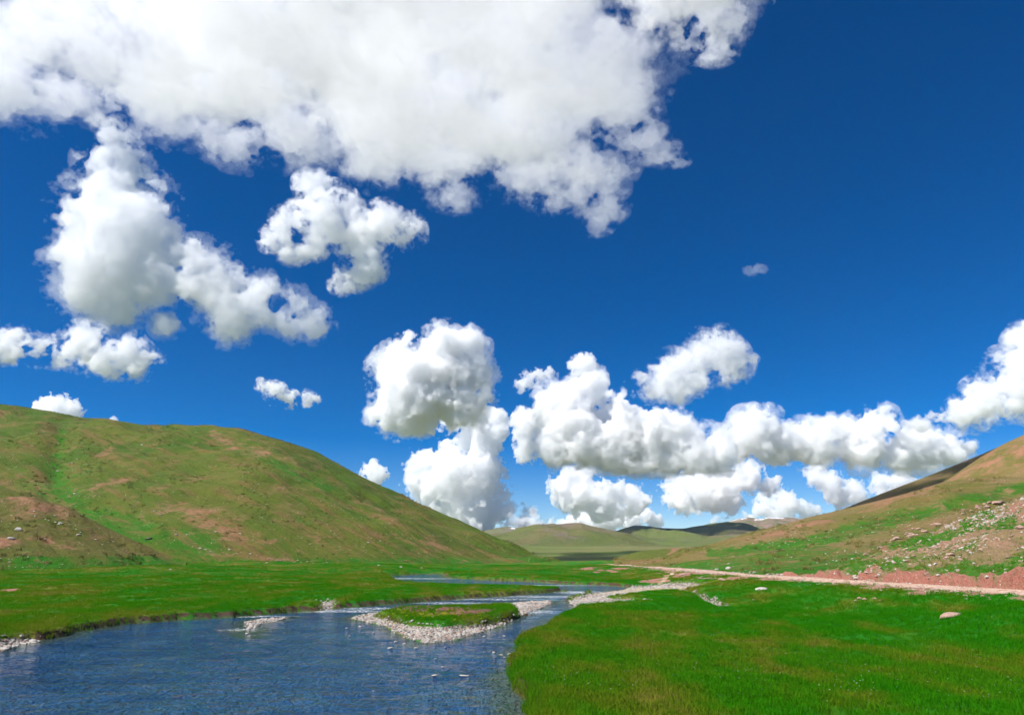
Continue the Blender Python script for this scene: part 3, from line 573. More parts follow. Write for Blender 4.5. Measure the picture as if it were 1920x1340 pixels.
def cloud(label, blobs, Y=None, alt=None, vox=4.0, mfp=14.0, rough=0.45, wisp=0.3, seed=0, group=None, squash=1.0, deep=1.0, base=None, fine=1.0, veil=0.0, g=0.0):
    """blobs are (px, py, radius px); each is put at the depth Y or on the layer of height alt, with its real size there."""
    rng = np.random.default_rng(seed + 100)
    C = []; R = []; Ys = []
    for (px, py, r) in blobs:
        if alt is not None:
            c = at_z(px, py, alt)
        else:
            c = at_y(px, py, Y)
        d = ray(px, py); scale = c[1] / d[1] / FOC            # metres per pixel there
        rr = r * scale * 0.95
        c = c + np.array([0, rng.uniform(-0.35, 0.35) * rr * deep, 0])
        C.append(c); R.append(rr); Ys.append(c[1])
    C = np.array(C); R = np.array(R); mpp = float(np.median(Ys)) / 1.03 / FOC
    h = vox * mpp
    pad = 1.0 * np.median(R) + 3 * h
    lo = (C - R[:, None]).min(0) - pad * 0.6; hi = (C + R[:, None]).max(0) + pad * 0.6
    n = np.ceil((hi - lo) / h).astype(int) + 1
    F = np.full(n, 1e9, np.float32)
    gx = (lo[0] + np.arange(n[0]) * h).astype(np.float32); gy = (lo[1] + np.arange(n[1]) * h).astype(np.float32); gz = (lo[2] + np.arange(n[2]) * h).astype(np.float32)
    S = np.zeros(n, np.float32); RL = np.zeros(n, np.float32)
    kk = 0.14
    for c, r in zip(C, R):
        m = r * 1.9 + 2 * h
        i0 = np.maximum(((c - m - lo) / h).astype(int), 0); i1 = np.minimum(((c + m - lo) / h).astype(int) + 2, n)
        s = tuple(slice(a, b) for a, b in zip(i0, i1))
        dx = (gx[s[0]] - c[0])[:, None, None]; dy = (gy[s[1]] - c[1])[None, :, None] / deep; dz = (gz[s[2]] - c[2])[None, None, :] / squash
        d = np.sqrt(dx * dx + dy * dy + dz * dz) / r - 1.0     # relative distance
        w = np.exp(-np.clip(d, -1, 1) / kk * 1.0) * (d < 0.9)
        S[s] += w; RL[s] += w * r
        F[s] = np.minimum(F[s], d)
    near = (S > 0)
    I = np.argwhere(near)
    s = S[near]; rl = RL[near] / s
    d = -kk * np.log(s)                                         # smooth union, relative to the local radius
    P = np.stack([gx[I[:, 0]], gy[I[:, 1]], gz[I[:, 2]]], 1)
    qs = float(np.clip(np.median(R) / mpp / 42.0, 0.38, 1.0)); q = P / mpp / qs                                                 # in pixels
    off = rng.uniform(0, 90, 3)
    nz_ = 0
    n1 = sample3(NOISE_A, q / 9.0 + off)                        # lumps of many sizes
    n2 = sample3(NOISE_B, q / 2.6 + off[::-1])                  # fine
    n3 = sample3(NOISE_B, q / 1.15 + off)                       # finest fringe
    bil = 0.75 - np.abs(n1) * 1.05                              # rounded billows with creases
    disp = rough * (0.60 * bil + 0.45 * n1 + fine * (0.24 * n2 + 0.10 * n3)) + wisp * (0.45 * n1 + fine * (0.35 * n2 + 0.16 * n3) - 0.10)
    val = d - disp * np.clip(50.0 * mpp / rl, 0.42, 1.25)
    if base is not None:                                        # level underside at the condensation height
        zb = at_y(960, base, float(C[:, 1].mean()))[2] + 5 * mpp * n1 + 2 * mpp * n2
        val = np.maximum(val, (zb - P[:, 2]) / (30 * mpp))
    def body(values, density, name):
        G = np.full(n, 1.0, np.float32); G[near] = values
        G[[0, -1]] = 1; G[:, [0, -1]] = 1; G[:, :, [0, -1]] = 1
        V, Q = surface_nets(G, lo, h)
        mat = bpy.data.materials.new('cloud_vapour'); mat.use_nodes = True
        nt = mat.node_tree; nt.nodes.clear()
        out = nt.nodes.new('ShaderNodeOutputMaterial'); sc = nt.nodes.new('ShaderNodeVolumeScatter')
        sc.inputs['Color'].default_value = (1, 1, 1, 1); sc.inputs['Density'].default_value = density; sc.inputs['Anisotropy'].default_value = g
        nt.links.new(sc.outputs[0], out.inputs['Volume'])
        return mesh_obj(name, V - C.mean(0), Q, mat)
    o = body(val, 1.0 / (mfp * mpp), 'cloud'); o.location = C.mean(0)
    tag(o, label, 'cloud', group or 'cumulus clouds in the blue sky')
    if veil > 0:                                                # thin torn vapour round the dense body
        vl = val - veil * (0.55 + 0.75 * n1 + 0.55 * n2 + 0.35 * n3) * np.clip(50.0 * mpp / rl, 0.42, 1.25)
        w_ = body(vl, 1.0 / (4.0 * mfp * mpp), 'fringe'); w_.parent = o; w_['kind'] = 'stuff'
    return o

BIG = [(-60,110,110),(60,95,85),(150,60,120),(90,170,60),(175,195,50),(300,60,150),(290,180,80),(420,150,130),(440,250,60),(560,90,170),(550,235,85),
       (700,60,170),(690,220,120),(710,310,60),(830,150,150),(830,290,85),(850,365,40),(950,80,160),(960,220,130),(985,330,60),(1030,372,34),(1080,120,130),
       (1120,230,88),(1105,315,58),(1110,350,44),(1128,388,34),(1118,424,22),(1160,180,65),(1180,100,48),(1200,250,44),(1222,278,32),(1250,294,22),(1276,300,14),(400,-40,180),(700,-80,200),
       (1000,-60,170),(120,-60,110),(560,-150,200),(850,-180,200),(330,225,40),(215,225,35)]
cloud('huge flat white cloud with grey belly spreading overhead', BIG, alt=650, vox=4.6, mfp=88, rough=0.36, wisp=0.6, seed=1, squash=0.5, fine=0.85, veil=0.35, g=0.5)
cloud('soft white cloud whose ragged lower edge hangs beside the huge cloud', [(1275,20,60),(1325,45,52),(1348,82,30),(1250,-20,70),(1368,40,24),(1330,-40,80),(1215,25,26),(1330,100,16),(1300,-120,110),(1420,-130,90),(1500,-210,100),(1250,-220,120),(1380,-230,110)], alt=650, vox=4, mfp=55, rough=0.5, wisp=0.5, seed=2, squash=0.6, veil=0.4, g=0.4)  # unseen blobs above the frame are added to shade the dark slope
cloud('tall white cloud with a tail bending down along its side', [(205,262,32),(190,300,32),(235,300,28),(215,350,60),(265,370,45),(180,400,55),(250,430,75),(290,345,22),(125,405,20),(160,470,48),(220,500,85),(300,450,35),(165,545,38),(230,568,38),(310,520,55),(315,606,22),(370,530,55),(425,545,42),(433,512,20),(435,590,40),(490,565,38),(540,580,33),(592,605,26),(550,612,22),(190,576,26)], Y=1900, vox=3.0, mfp=33, rough=0.38, wisp=0.26, seed=3, deep=0.62, veil=0.35, g=0.0, fine=0.75)
cloud('tiny round puff of cloud beside the tall bent cloud', [(355,465,15),(350,478,9),(361,455,8)], Y=1900, vox=2.2, mfp=14, rough=0.5, wisp=0.5, seed=31)
cloud('small ragged cloud drifting under the edge of the huge cloud', [(530,420,22),(570,415,32),(620,405,38),(640,388,22),(670,430,36),(720,425,30),(765,430,24),(505,450,16),(550,460,24),(590,465,18),(690,480,26),(670,505,26),(640,532,16),(580,350,20),(600,338,14),(700,505,18)], Y=1700, vox=2.6, mfp=26, rough=0.5, wisp=0.5, seed=5, veil=0.4, g=0.2)
cloud('low white cloud of joined humps beneath the tall bent cloud', [(10,642,26),(48,654,23),(80,660,21),(112,658,22),(155,647,33),(190,668,28),(235,672,32),(275,680,22),(-40,642,30)], Y=2600, vox=2.6, mfp=18, rough=0.45, wisp=0.4, seed=6, deep=0.7, veil=0.35)
cloud('thin curved wisp of cloud alone above the grassy hill', [(488,720,9),(500,727,10),(518,737,15),(545,748,12),(575,746,11),(592,748,7)], Y=3000, vox=2.0, mfp=12, rough=0.5, wisp=0.6, seed=7, veil=0.4)
cloud('white cloud top peeping over the long crest of the grassy hill', [(75,775,20),(105,770,27),(135,776,18),(105,790,24)], Y=4000, vox=2.2, mfp=10, rough=0.4, wisp=0.2, seed=8)
cloud('speck of cloud just above the crest of the grassy hill', [(208,791,8),(196,794,5),(218,794,4)], Y=4200, vox=1.6, mfp=8, rough=0.4, wisp=0.3, seed=81)
cloud('billowing white cumulus with two heads and flat grey base', [(748,664,24),(752,708,44),(800,728,58),(838,660,38),(874,652,30),(848,692,50),(884,708,34),(738,768,38),(785,770,52),(845,758,52),(908,742,20),(714,772,16)], Y=4100, vox=2.3, mfp=11, rough=0.30, wisp=0.12, seed=4, veil=0.22, fine=0.85, base=815)
cloud('tiny torn puff above the two-headed cumulus', [(765,632,11),(757,637,8),(772,628,7)], Y=4100, vox=1.8, mfp=12, rough=0.5, wisp=0.6, seed=41)
cloud('ragged column of cloud tumbling from the two-headed cumulus to the horizon', [(870,800,42),(900,830,32),(840,845,36),(800,865,26),(930,785,20),(937,815,18),(860,880,46),(900,890,40),(795,900,32),(925,920,36),(860,935,44),(955,942,32),(1000,964,27),(900,965,36),(820,925,34),(990,978,30),(1020,968,16),(780,880,18)], Y=7200, vox=2.4, mfp=11, rough=0.45, wisp=0.15, seed=9, fine=0.85)
cloud('heaped white cumulus sloping down to a long flat shoulder', [(1050,760,36),(1110,742,36),(1125,718,20),(1090,800,64),(1160,770,40),(1160,830,54),(1220,800,42),(1250,840,46),(1262,808,28),(1300,852,42),(1200,872,36),(1345,852,34),(1040,845,26),(1240,880,24)], Y=4250, vox=2.4, mfp=11, rough=0.45, wisp=0.15, seed=10, base=888, fine=0.85, veil=0.22)
cloud('slim upright puff joined under the heaped cumulus', [(988,795,26),(990,825,20),(985,850,16),(975,800,16)], Y=4900, vox=2.2, mfp=10, rough=0.45, wisp=0.3, seed=101)
cloud('small tufted cloud poised over the peak of the heaped cumulus', [(1090,688,19),(1112,690,9),(1080,708,9),(1074,682,7)], Y=4600, vox=2.0, mfp=12, rough=0.45, wisp=0.5, seed=11)
cloud('small slanting wisp between the two tallest cumulus clouds', [(980,722,11),(992,710,13),(1010,701,10),(1028,697,8)], Y=4600, vox=2.0, mfp=13, rough=0.45, wisp=0.6, seed=12)
cloud('white cloud of two lobes in the middle of the long low bank', [(1418,826,42),(1410,808,32),(1462,842,34),(1510,838,38),(1542,846,20),(1558,802,20),(1588,800,16),(1400,848,20)], Y=5600, vox=2.4, mfp=10, rough=0.42, wisp=0.15, seed=13, veil=0.25, base=872, fine=0.85)
cloud('long white cloud at the end of the low bank above the dark slope', [(1622,830,38),(1640,806,32),(1690,846,34),(1735,840,36),(1785,846,24),(1815,838,13),(1700,820,20)], Y=5600, vox=2.4, mfp=10, rough=0.42, wisp=0.15, seed=14, veil=0.25, base=884, fine=0.85)
cloud('soft slanting cloud alone in open blue above the heaped cumulus', [(1228,724,20),(1262,692,26),(1268,722,24),(1310,684,30),(1335,660,32),(1362,682,30),(1310,712,20),(1382,655,14),(1202,708,11),(1412,674,8),(1240,702,20)], Y=3600, vox=2.2, mfp=22, rough=0.38, wisp=0.4, seed=15, veil=0.4, g=0.2)
cloud('rising bank of white cloud with a thin trailing tail', [(1905,720,46),(1862,750,34),(1820,772,26),(1772,786,17),(1725,796,14),(1918,670,22),(1940,650,34),(1830,725,12),(1960,720,50),(1700,795,8)], Y=3800, vox=2.4, mfp=18, rough=0.45, wisp=0.4, seed=16, veil=0.35)
cloud('mound of cloud low over the far rounded hill', [(1090,920,40),(1060,902,26),(1140,932,38),(1190,942,24),(1120,955,20),(1060,930,20)], Y=8600, vox=2.2, mfp=8, rough=0.45, wisp=0.15, seed=17)
cloud('flat string of small cloud lumps on the skyline of the far hills', [(1100,972,22),(1150,964,25),(1075,976,18),(1125,976,20),(1182,974,20),(1212,966,13),(1230,976,13),(1050,980,14)], Y=9600, vox=2.0, mfp=7, rough=0.4, wisp=0.15, seed=18)
cloud('broad pale cloud hanging low between the cumulus banks', [(1330,890,28),(1290,920,34),(1350,910,38),(1400,890,25),(1440,906,20),(1260,935,14),(1330,938,20),(1370,945,14)], Y=8200, vox=2.2, mfp=9, rough=0.45, wisp=0.2, seed=19)
cloud('low pale cloud stretching behind the shoulder of the dark slope', [(1530,888,18),(1550,908,20),(1560,930,18),(1600,922,20),(1650,912,22),(1690,902,20),(1575,940,14)], Y=8200, vox=2.2, mfp=10, rough=0.45, wisp=0.25, seed=20)
cloud('faint cloud resting just over the snowy mountain', [(1438,946,20),(1470,941,25),(1502,954,18),(1530,960,12),(1450,962,18),(1424,952,13)], Y=9600, vox=2.0, mfp=10, rough=0.45, wisp=0.2, seed=22)
cloud('small bright puff over the snowy mountain slope', [(1402,966,10),(1393,972,7),(1410,971,6)], Y=9600, vox=1.8, mfp=7, rough=0.4, wisp=0.2, seed=23)
cloud('small bright puff over the shaded far hill', [(1345,971,9),(1338,977,7),(1353,976,6)], Y=9600, vox=1.8, mfp=7, rough=0.2, wisp=0.05, seed=24)
cloud('cloud lump showing past the falling ridge of the grassy hill', [(693,880,16),(712,888,14),(680,890,14),(700,895,18)], Y=7200, vox=2.0, mfp=8, rough=0.42, wisp=0.2, seed=25)

cloud('faint flake of cloud in the open blue', [(1415,507,12),(1403,509,10),(1428,505,10)], Y=3000, vox=1.5, mfp=110, rough=0.22, wisp=0.16, seed=27)
# ------------------------------------------------------------------ scattered cover: grass blades, gravel, slope stones (nobody could count them)
def rock_mesh(name, seed, sub=2, flat=0.62, mat=None, jag=0.28):
    bm = bmesh.new(); bmesh.ops.create_icosphere(bm, subdivisions=sub, radius=0.5)
    rng = np.random.default_rng(seed); dirs = rng.standard_normal((9, 3)); dirs /= np.linalg.norm(dirs, axis=1)[:, None]; cut = rng.uniform(0.26, 0.42, 9)
    for v in bm.verts:
        p = np.array(v.co)
        for d, c in zip(dirs, cut):                       # planed faces give broken, angular sides
            k = p @ d
            if k > c: p = p - d * (k - c) * 0.85
        p = p * (1 + jag * 0.35 * rng.standard_normal())
        v.co = Vector((p[0] * 1.15, p[1] * 0.95, p[2] * flat))
    for f in bm.faces: f.smooth = sub > 2
    me = bpy.data.meshes.new(name); bm.to_mesh(me); bm.free()
    if mat: me.materials.append(mat)
    return me
def blade_tuft(name, seed, blades, height, spread, width, mat):
    rng = np.random.default_rng(seed); V = []; F = []
    for k in range(blades):
        a = rng.uniform(0, 2 * math.pi); r = spread * math.sqrt(rng.uniform()); bx, by = r * math.cos(a), r * math.sin(a)
        h = height * rng.uniform(0.55, 1.1); lean = rng.uniform(0.15, 0.75) * h; la = rng.uniform(0, 2 * math.pi); lx, ly = math.cos(la) * lean, math.sin(la) * lean
        fa = rng.uniform(0, math.pi); wx, wy = math.cos(fa) * width / 2, math.sin(fa) * width / 2
        i = len(V)
        V += [(bx - wx, by - wy, -0.05), (bx + wx, by + wy, -0.05), (bx + lx * .35 - wx * .8, by + ly * .35 - wy * .8, h * .55), (bx + lx * .35 + wx * .8, by + ly * .35 + wy * .8, h * .55), (bx + lx, by + ly, h)]
        F += [(i, i + 1, i + 3), (i, i + 3, i + 2), (i + 2, i + 3, i + 4)]
    me = bpy.data.meshes.new(name); me.from_pydata(V, [], F); me.materials.append(mat); return me
def make_blade_mat():
    m, nt = new_mat('grass_blades'); n = N(nt); p = n.pos()
    c, fine, mid = meadow_colour(n, p)
    rnd = n.node('ShaderNodeObjectInfo').outputs['Random']
    g_ = n.node('ShaderNodeVectorMath', operation='SCALE'); n.set(g_.inputs[0], c); g_.inputs['Scale'].default_value = 1.6; c = g_.outputs[0]
    c = n.mix(n.math('MULTIPLY', rnd, 0.5), c, n.mix(0.5, c, (0.13, 0.25, 0.008)))
    d = n.node('ShaderNodeBsdfDiffuse'); n.set(d.inputs[0], c); t = n.node('ShaderNodeBsdfTranslucent'); n.set(t.inputs[0], n.mix(0.5, c, (0.13, 0.30, 0.01)))
    mx = n.node('ShaderNodeMixShader'); mx.inputs[0].default_value = 0.45; nt.links.new(d.outputs[0], mx.inputs[1]); nt.links.new(t.outputs[0], mx.inputs[2])
    o = n.node('ShaderNodeOutputMaterial'); nt.links.new(mx.outputs[0], o.inputs['Surface']); return m
def flower_mesh(name, seed, colour, count, height, spread, size):
    m, nt = new_mat(name); n = N(nt); n.principled(colour, 0.7)
    rng = np.random.default_rng(seed); V = []; F = []
    for k in range(count):
        x, y = rng.normal(0, spread, 2); h = height * rng.uniform(0.7, 1.2); i = len(V); s = size * rng.uniform(0.7, 1.2)
        V += [(x + s * math.cos(a), y + s * math.sin(a), h + s * 0.5 * (j % 2)) for j, a in enumerate(np.linspace(0, 2 * math.pi, 7)[:-1])] + [(x, y, h)]
        F += [(i + j, i + (j + 1) % 6, i + 6) for j in range(6)]
    me = bpy.data.meshes.new(name); me.from_pydata(V, [], F); me.materials.append(m); return me
MAT_BLADE = make_blade_mat()
MAT_TUSSOCK, _nt = new_mat('dry_tussock'); _n = N(_nt); _n.principled(_n.mix(_n.node('ShaderNodeObjectInfo').outputs['Random'], (0.075, 0.11, 0.015), (0.24, 0.18, 0.06)), 0.9)
def scatter(name, label, surface, attr, density, protos, smin, smax, seed, tilt=0.25, skew=1.0):
    """one object of uncountable small things instanced over a surface"""
    src = bpy.data.collections.new(name + '_source')
    for me in protos:
        src.objects.link(bpy.data.objects.new(me.name, me))
    g = bpy.data.node_groups.new(name, 'GeometryNodeTree')
    g.interface.new_socket('Geometry', in_out='OUTPUT', socket_type='NodeSocketGeometry')
    nd = g.nodes; L = g.links
    out = nd.new('NodeGroupOutput')
    oi = nd.new('GeometryNodeObjectInfo'); oi.inputs['Object'].default_value = surface; oi.transform_space = 'RELATIVE'
    na = nd.new('GeometryNodeInputNamedAttribute'); na.data_type = 'FLOAT'; na.inputs['Name'].default_value = attr
    mu = nd.new('ShaderNodeMath'); mu.operation = 'MULTIPLY'; mu.inputs[1].default_value = density
    L.new(na.outputs['Attribute'], mu.inputs[0])
    dp = nd.new('GeometryNodeDistributePointsOnFaces'); dp.inputs['Seed'].default_value = seed
    L.new(oi.outputs['Geometry'], dp.inputs['Mesh']); L.new(mu.outputs[0], dp.inputs['Density'])
    ci = nd.new('GeometryNodeCollectionInfo'); ci.inputs['Collection'].default_value = src; ci.inputs['Separate Children'].default_value = True; ci.inputs['Reset Children'].default_value = True
    ip = nd.new('GeometryNodeInstanceOnPoints'); ip.inputs['Pick Instance'].default_value = True
    rs = nd.new('FunctionNodeRandomValue'); rs.data_type = 'FLOAT'; rs.inputs[2].default_value = 0.0; rs.inputs[3].default_value = 1.0; rs.inputs['Seed'].default_value = seed
    pw = nd.new('ShaderNodeMath'); pw.operation = 'POWER'; pw.inputs[1].default_value = skew; L.new(rs.outputs[1], pw.inputs[0])
    ma = nd.new('ShaderNodeMath'); ma.operation = 'MULTIPLY_ADD'; L.new(pw.outputs[0], ma.inputs[0]); ma.inputs[1].default_value = smax - smin; ma.inputs[2].default_value = smin
    rr_ = nd.new('FunctionNodeRandomValue'); rr_.data_type = 'FLOAT_VECTOR'; rr_.inputs[0].default_value = (-tilt, -tilt, 0); rr_.inputs[1].default_value = (tilt, tilt, 6.283); rr_.inputs['Seed'].default_value = seed + 1
    L.new(dp.outputs['Points'], ip.inputs['Points']); L.new(ci.outputs[0], ip.inputs['Instance']); L.new(rr_.outputs[0], ip.inputs['Rotation']); L.new(ma.outputs[0], ip.inputs['Scale'])
    L.new(ip.outputs[0], out.inputs[0])
    me = bpy.data.meshes.new(name); o = bpy.data.objects.new(name, me); COL.objects.link(o)
    md = o.modifiers.new('scatter', 'NODES'); md.node_group = g
    tag(o, label, None, None, 'stuff')
    return o
TUFTS = [blade_tuft('grass_tuft', 10 + k, 26, 0.105 + 0.02 * k, 0.17, 0.012, MAT_BLADE) for k in range(4)]
TUFTS_HILL = [blade_tuft('grass_tuft', 30 + k, 18, 0.16, 0.22, 0.02, MAT_BLADE) for k in range(2)]
scatter('meadow_grass', 'green grass blades covering the meadow on both river banks', ground, 'grass', 32, TUFTS, 0.75, 1.6, 3)
scatter('slope_grass', 'sparse grass tufts on the stony slope', slope, 'grass', 7, TUFTS_HILL, 0.7, 1.5, 5)
CLUMPS = [blade_tuft('grass_clump', 50 + k, 34, 0.30, 0.20, 0.016, MAT_BLADE) for k in range(3)]
scatter('tall_grass', 'taller grass clumps along the bank tops and in the meadow', ground, 'clump', 1.6, CLUMPS, 0.6, 1.3, 13)
HB = list(HILLS.values())
TUSSOCKS = [blade_tuft('hill_tuft', 60 + k, 26, 0.42, 0.5, 0.06, MAT_TUSSOCK) for k in range(3)]
for k_, (h_, lab, den) in enumerate(((HB[0], 'dry tussocks dotting the big green hill', 0.09), (HB[1], 'dry tussocks dotting the brown spur', 0.2), (HB[2], 'dry tussocks dotting the long hillside', 0.11))):
    scatter('tussocks', lab, h_, 'cover', den, TUSSOCKS, 0.5, 1.6, 40 + k_)
PEB = [rock_mesh('pebble', 200 + k, 1, 0.6, MAT_PALEROCK) for k in range(5)] + [rock_mesh('pebble', 210, 1, 0.6, MAT_PINKROCK), rock_mesh('pebble', 211, 1, 0.6, MAT_DARKROCK)]
scatter('gravel', 'pale rounded river pebbles on the gravel bars', ground, 'stones', 48, PEB, 0.06, 0.34, 7, 0.5, 2.4)
SCREE = [rock_mesh('stone', 240 + k, 1, 0.6, MAT_PALEROCK) for k in range(3)]
for k_, (h_, lab, den) in enumerate(((HB[0], 'stones too small to tell apart on the big green hill', 0.018), (HB[1], 'stones too small to tell apart on the brown spur', 0.06), (HB[2], 'stones too small to tell apart on the long hillside', 0.05))):
    scatter('scree', lab, h_, 'cover', den, SCREE, 0.15, 0.6, 50 + k_)
RUBBLE = [rock_mesh('stone', 220 + k, 1, 0.6, MAT_PINKROCK) for k in range(4)] + [rock_mesh('stone', 226 + k, 1, 0.6, MAT_PALEROCK) for k in range(2)]
scatter('rubble', 'pinkish broken stones strewn over the slope above the road', slope, 'stones', 26.0, RUBBLE, 0.06, 0.50, 9, 0.5, 2.6)
scatter('roadside_rubble', 'small stones scattered along the verges of the dirt road', ground, 'verge', 6.0, RUBBLE, 0.04, 0.34, 11, 0.5, 2.6)

# ------------------------------------------------------------------ single rocks, each laid on the surface it rests on
bpy.context.view_layer.update()
def bvh_of(o):
    me = o.data; co = np.empty(len(me.vertices) * 3, np.float32); me.vertices.foreach_get('co', co)
    fi = np.empty(len(me.loops), np.int32); me.loops.foreach_get('vertex_index', fi)
    return BVHTree.FromPolygons(co.reshape(-1, 3).tolist(), fi.reshape(-1, 4).tolist())
SURF = [bvh_of(o) for o in [ground, slope] + list(HILLS.values())[:4]]
def drop(px, py):
    d = Vector(ray(px, py)).normalized(); best = None
    for t in SURF:
        h = t.ray_cast(Vector((0, 0, CAM_H)), d, 2000)
        if h[0] is not None and (best is None or h[3] < best[1]): best = (h[0], h[3])
    return best
ROCKS = {m.name: [rock_mesh('rock', 300 + 10 * i + k, 3, 0.6, m, 0.10) for k in range(5)] for i, m in enumerate((MAT_PALEROCK, MAT_PINKROCK, MAT_DARKROCK))}
rrng = random.Random(4)
def rock(px, py, wpx, label, group=None, mat=MAT_PALEROCK, name='rock', tall=1.0, zwater=None):
    if zwater is not None:
        p = at_z(px, py, zwater); loc = Vector(p); dist = float(np.linalg.norm(p))
    else:
        h = drop(px, py)
        if h is None: return None
        loc, dist = h
    size = wpx * dist / FOC / 1.2
    o = bpy.data.objects.new(name, rrng.choice(ROCKS[mat.name])); COL.objects.link(o)
    o.location = loc + Vector((0, 0, 0.10 * size * tall)); o.scale = (size, size * rrng.uniform(0.7, 1.0), size * rrng.uniform(0.75, 1.05) * tall)
    o.rotation_euler = (rrng.uniform(-0.2, 0.2), rrng.uniform(-0.2, 0.2), rrng.choice((0, math.pi)) + rrng.uniform(-0.35, 0.35))
    tag(o, label, 'rock', group); return o
# the ones with a look of their own
rock(1783, 1157, 34, 'large smooth pink boulder half sunk in the meadow below the road', mat=MAT_PINKROCK, name='boulder', tall=0.75)
rock(1797, 1151, 12, 'small dark rock perched behind the large pink boulder', mat=MAT_DARKROCK)
rock(1428, 1105, 24, 'flat pale slab lying on the grass slope under the road', name='boulder', tall=0.45)
rock(1629, 1156, 11, 'small grey stone in the meadow short of the pink boulder', tall=0.6)
rock(1414, 1125, 7, 'little pale stone below the flat slab')
rock(1606, 1085, 11, 'pale upright stone at the foot of the red road bank', tall=1.3)
rock(1366, 1057, 6, 'small block balanced on top of a boulder beside the road', tall=1.0)
rock(1366, 1066, 11, 'pale boulder carrying a small block beside the road', name='boulder', tall=1.2)
rock(1344, 1068, 9, 'low pale boulder beside the balanced block', name='boulder')
rock(320, 1068, 6, 'lone pale stone out on the flat meadow below the big hill')
rock(35, 994, 14, 'largest grey boulder high on the brown spur', name='boulder', tall=1.1)
rock(21, 1010, 11, 'pale boulder on the brown spur below the grey one', name='boulder')
rock(147, 1003, 8, 'pale stone alone on the lower flank of the brown spur')
rock(278, 1010, 14, 'dark rock in the green gully at the end of the spur', mat=MAT_DARKROCK, tall=0.6)
rock(870, 1266, 20, 'long flat pale stone lying awash in midstream', tall=0.3, zwater=0.0)
rock(815, 1266, 12, 'twin stone breaking the water beside the long flat one', tall=0.6, zwater=0.0)
rock(732, 1215, 11, 'wet stone standing in the river just off the gravel island', zwater=0.0, tall=0.7)
rock(818, 1202, 11, 'biggest stone on the near tip of the gravel island', tall=0.9)
def rocks(pts, label, group, mat=MAT_PALEROCK, jitter=0, **kw):
    for (px, py, w, *f) in pts:
        lab = label(f[0] if f else 0, px, py) if callable(label) else label
        rock(px + rrng.uniform(-jitter, jitter), py + rrng.uniform(-jitter, jitter) * 0.5, w, lab, group, mat, **kw)
def thirds(text, words): return lambda f, px, py: text % words[min(int(f * len(words)), len(words) - 1)]
def along(pts, n, wmin, wmax, spread):
    out = []
    seg = np.array(pts, float); L = np.concatenate([[0], np.cumsum(np.hypot(*np.diff(seg, axis=0).T))])
    for k in range(n):
        t = rrng.uniform(0, L[-1]); x = np.interp(t, L, seg[:, 0]); y = np.interp(t, L, seg[:, 1])
        out.append((x + rrng.gauss(0, spread), y + rrng.gauss(0, spread * 0.45), wmin + (wmax - wmin) * rrng.random() ** 2.2, t / L[-1]))
    return out
LINE = [(1602,1046),(1640,1033),(1680,1012),(1700,1005),(1730,990),(1760,978),(1790,968),(1830,953),(1868,938)]
rocks([(1683,1011,19),(1757,985,17),(1735,997,13),(1868,944,17),(1850,951,13),(1712,1004,12),(1650,1027,10),(1622,1040,9)], 'large rock in the stone line climbing the slope edge', 'stone line up the slope', MAT_PINKROCK, name='boulder')
rocks(along(LINE, 52, 4, 12, 5), thirds('pinkish rock %s the stone line climbing the slope edge', ('at the lowest end of', 'in the lower half of', 'in the upper half of', 'at the highest end of')), 'stone line up the slope', MAT_PINKROCK)
rocks([(1782,1040,14),(1912,990,18),(1775,1046,10),(1870,1010,10),(1840,1030,9),(1890,1045,8),(1815,1000,9),(1700,1052,8)], 'pinkish rock jutting from the stony slope above the road', 'rocks on the stony slope', MAT_PINKROCK)
rocks(along([(1290,1069),(1400,1075),(1500,1079)], 22, 3, 9, 3), thirds('pale rock on the hill side of the road, %s', ('by the fork of the side track', 'between track fork and red bank', 'just short of the red bank')), 'rocks beside the road', MAT_PALEROCK)
rocks(along([(1560,1097),(1700,1106),(1915,1122)], 30, 4, 11, 4), thirds('pink stone on the river side of the road, %s', ('where the red bank begins', 'under the middle of the red bank', 'under the tallest red bank')), 'rocks beside the road', MAT_PINKROCK)
rocks(along([(1275,1078),(1300,1084),(1345,1084),(1362,1088)], 24, 4, 11, 4), 'pink rock in the broken ground where the side track drops', 'rocks by the side track', MAT_PINKROCK)
rocks(along([(1262,1102),(1290,1107),(1318,1115),(1345,1127),(1370,1135)], 22, 3, 8, 3), thirds('pale stone lining the little dry brook %s', ('by the gravel bar', 'along its middle', 'where it fades into the meadow')), 'stones of the brook', MAT_PALEROCK)
rocks([(1612,1122,9),(1622,1124,11),(1640,1122,8),(1604,1126,7),(1650,1126,7)], 'pink stone in the cluster on the grass below the road', 'stone cluster below the road', MAT_PINKROCK)
rocks(along([(-5,1219),(30,1212),(72,1204)], 16, 7, 18, 3), 'grey stone piled at the water edge under the overgrown bank', 'stones at the foot of the bank', MAT_PALEROCK)
rocks(along([(455,1188),(470,1172),(500,1165),(535,1159)], 22, 4, 8, 3), thirds('wet pale stone on the little river bar, %s', ('at its heaped end', 'along its middle', 'at its thin tail')), 'stones of the river bar', MAT_PALEROCK)
rocks([(650,1178,6),(675,1175,6),(655,1192,5),(700,1186,6),(742,1203,7),(758,1207,7),(780,1215,8),(835,1213,5),(908,1193,7),(945,1192,6),(817,1235,6),(830,1250,6),(700,1295,5),(926,1223,7),(940,1228,8),(955,1226,7),(968,1262,7),(946,1232,5)], 'small stone showing above the river water', 'stones in the river', MAT_PALEROCK, zwater=0.0)
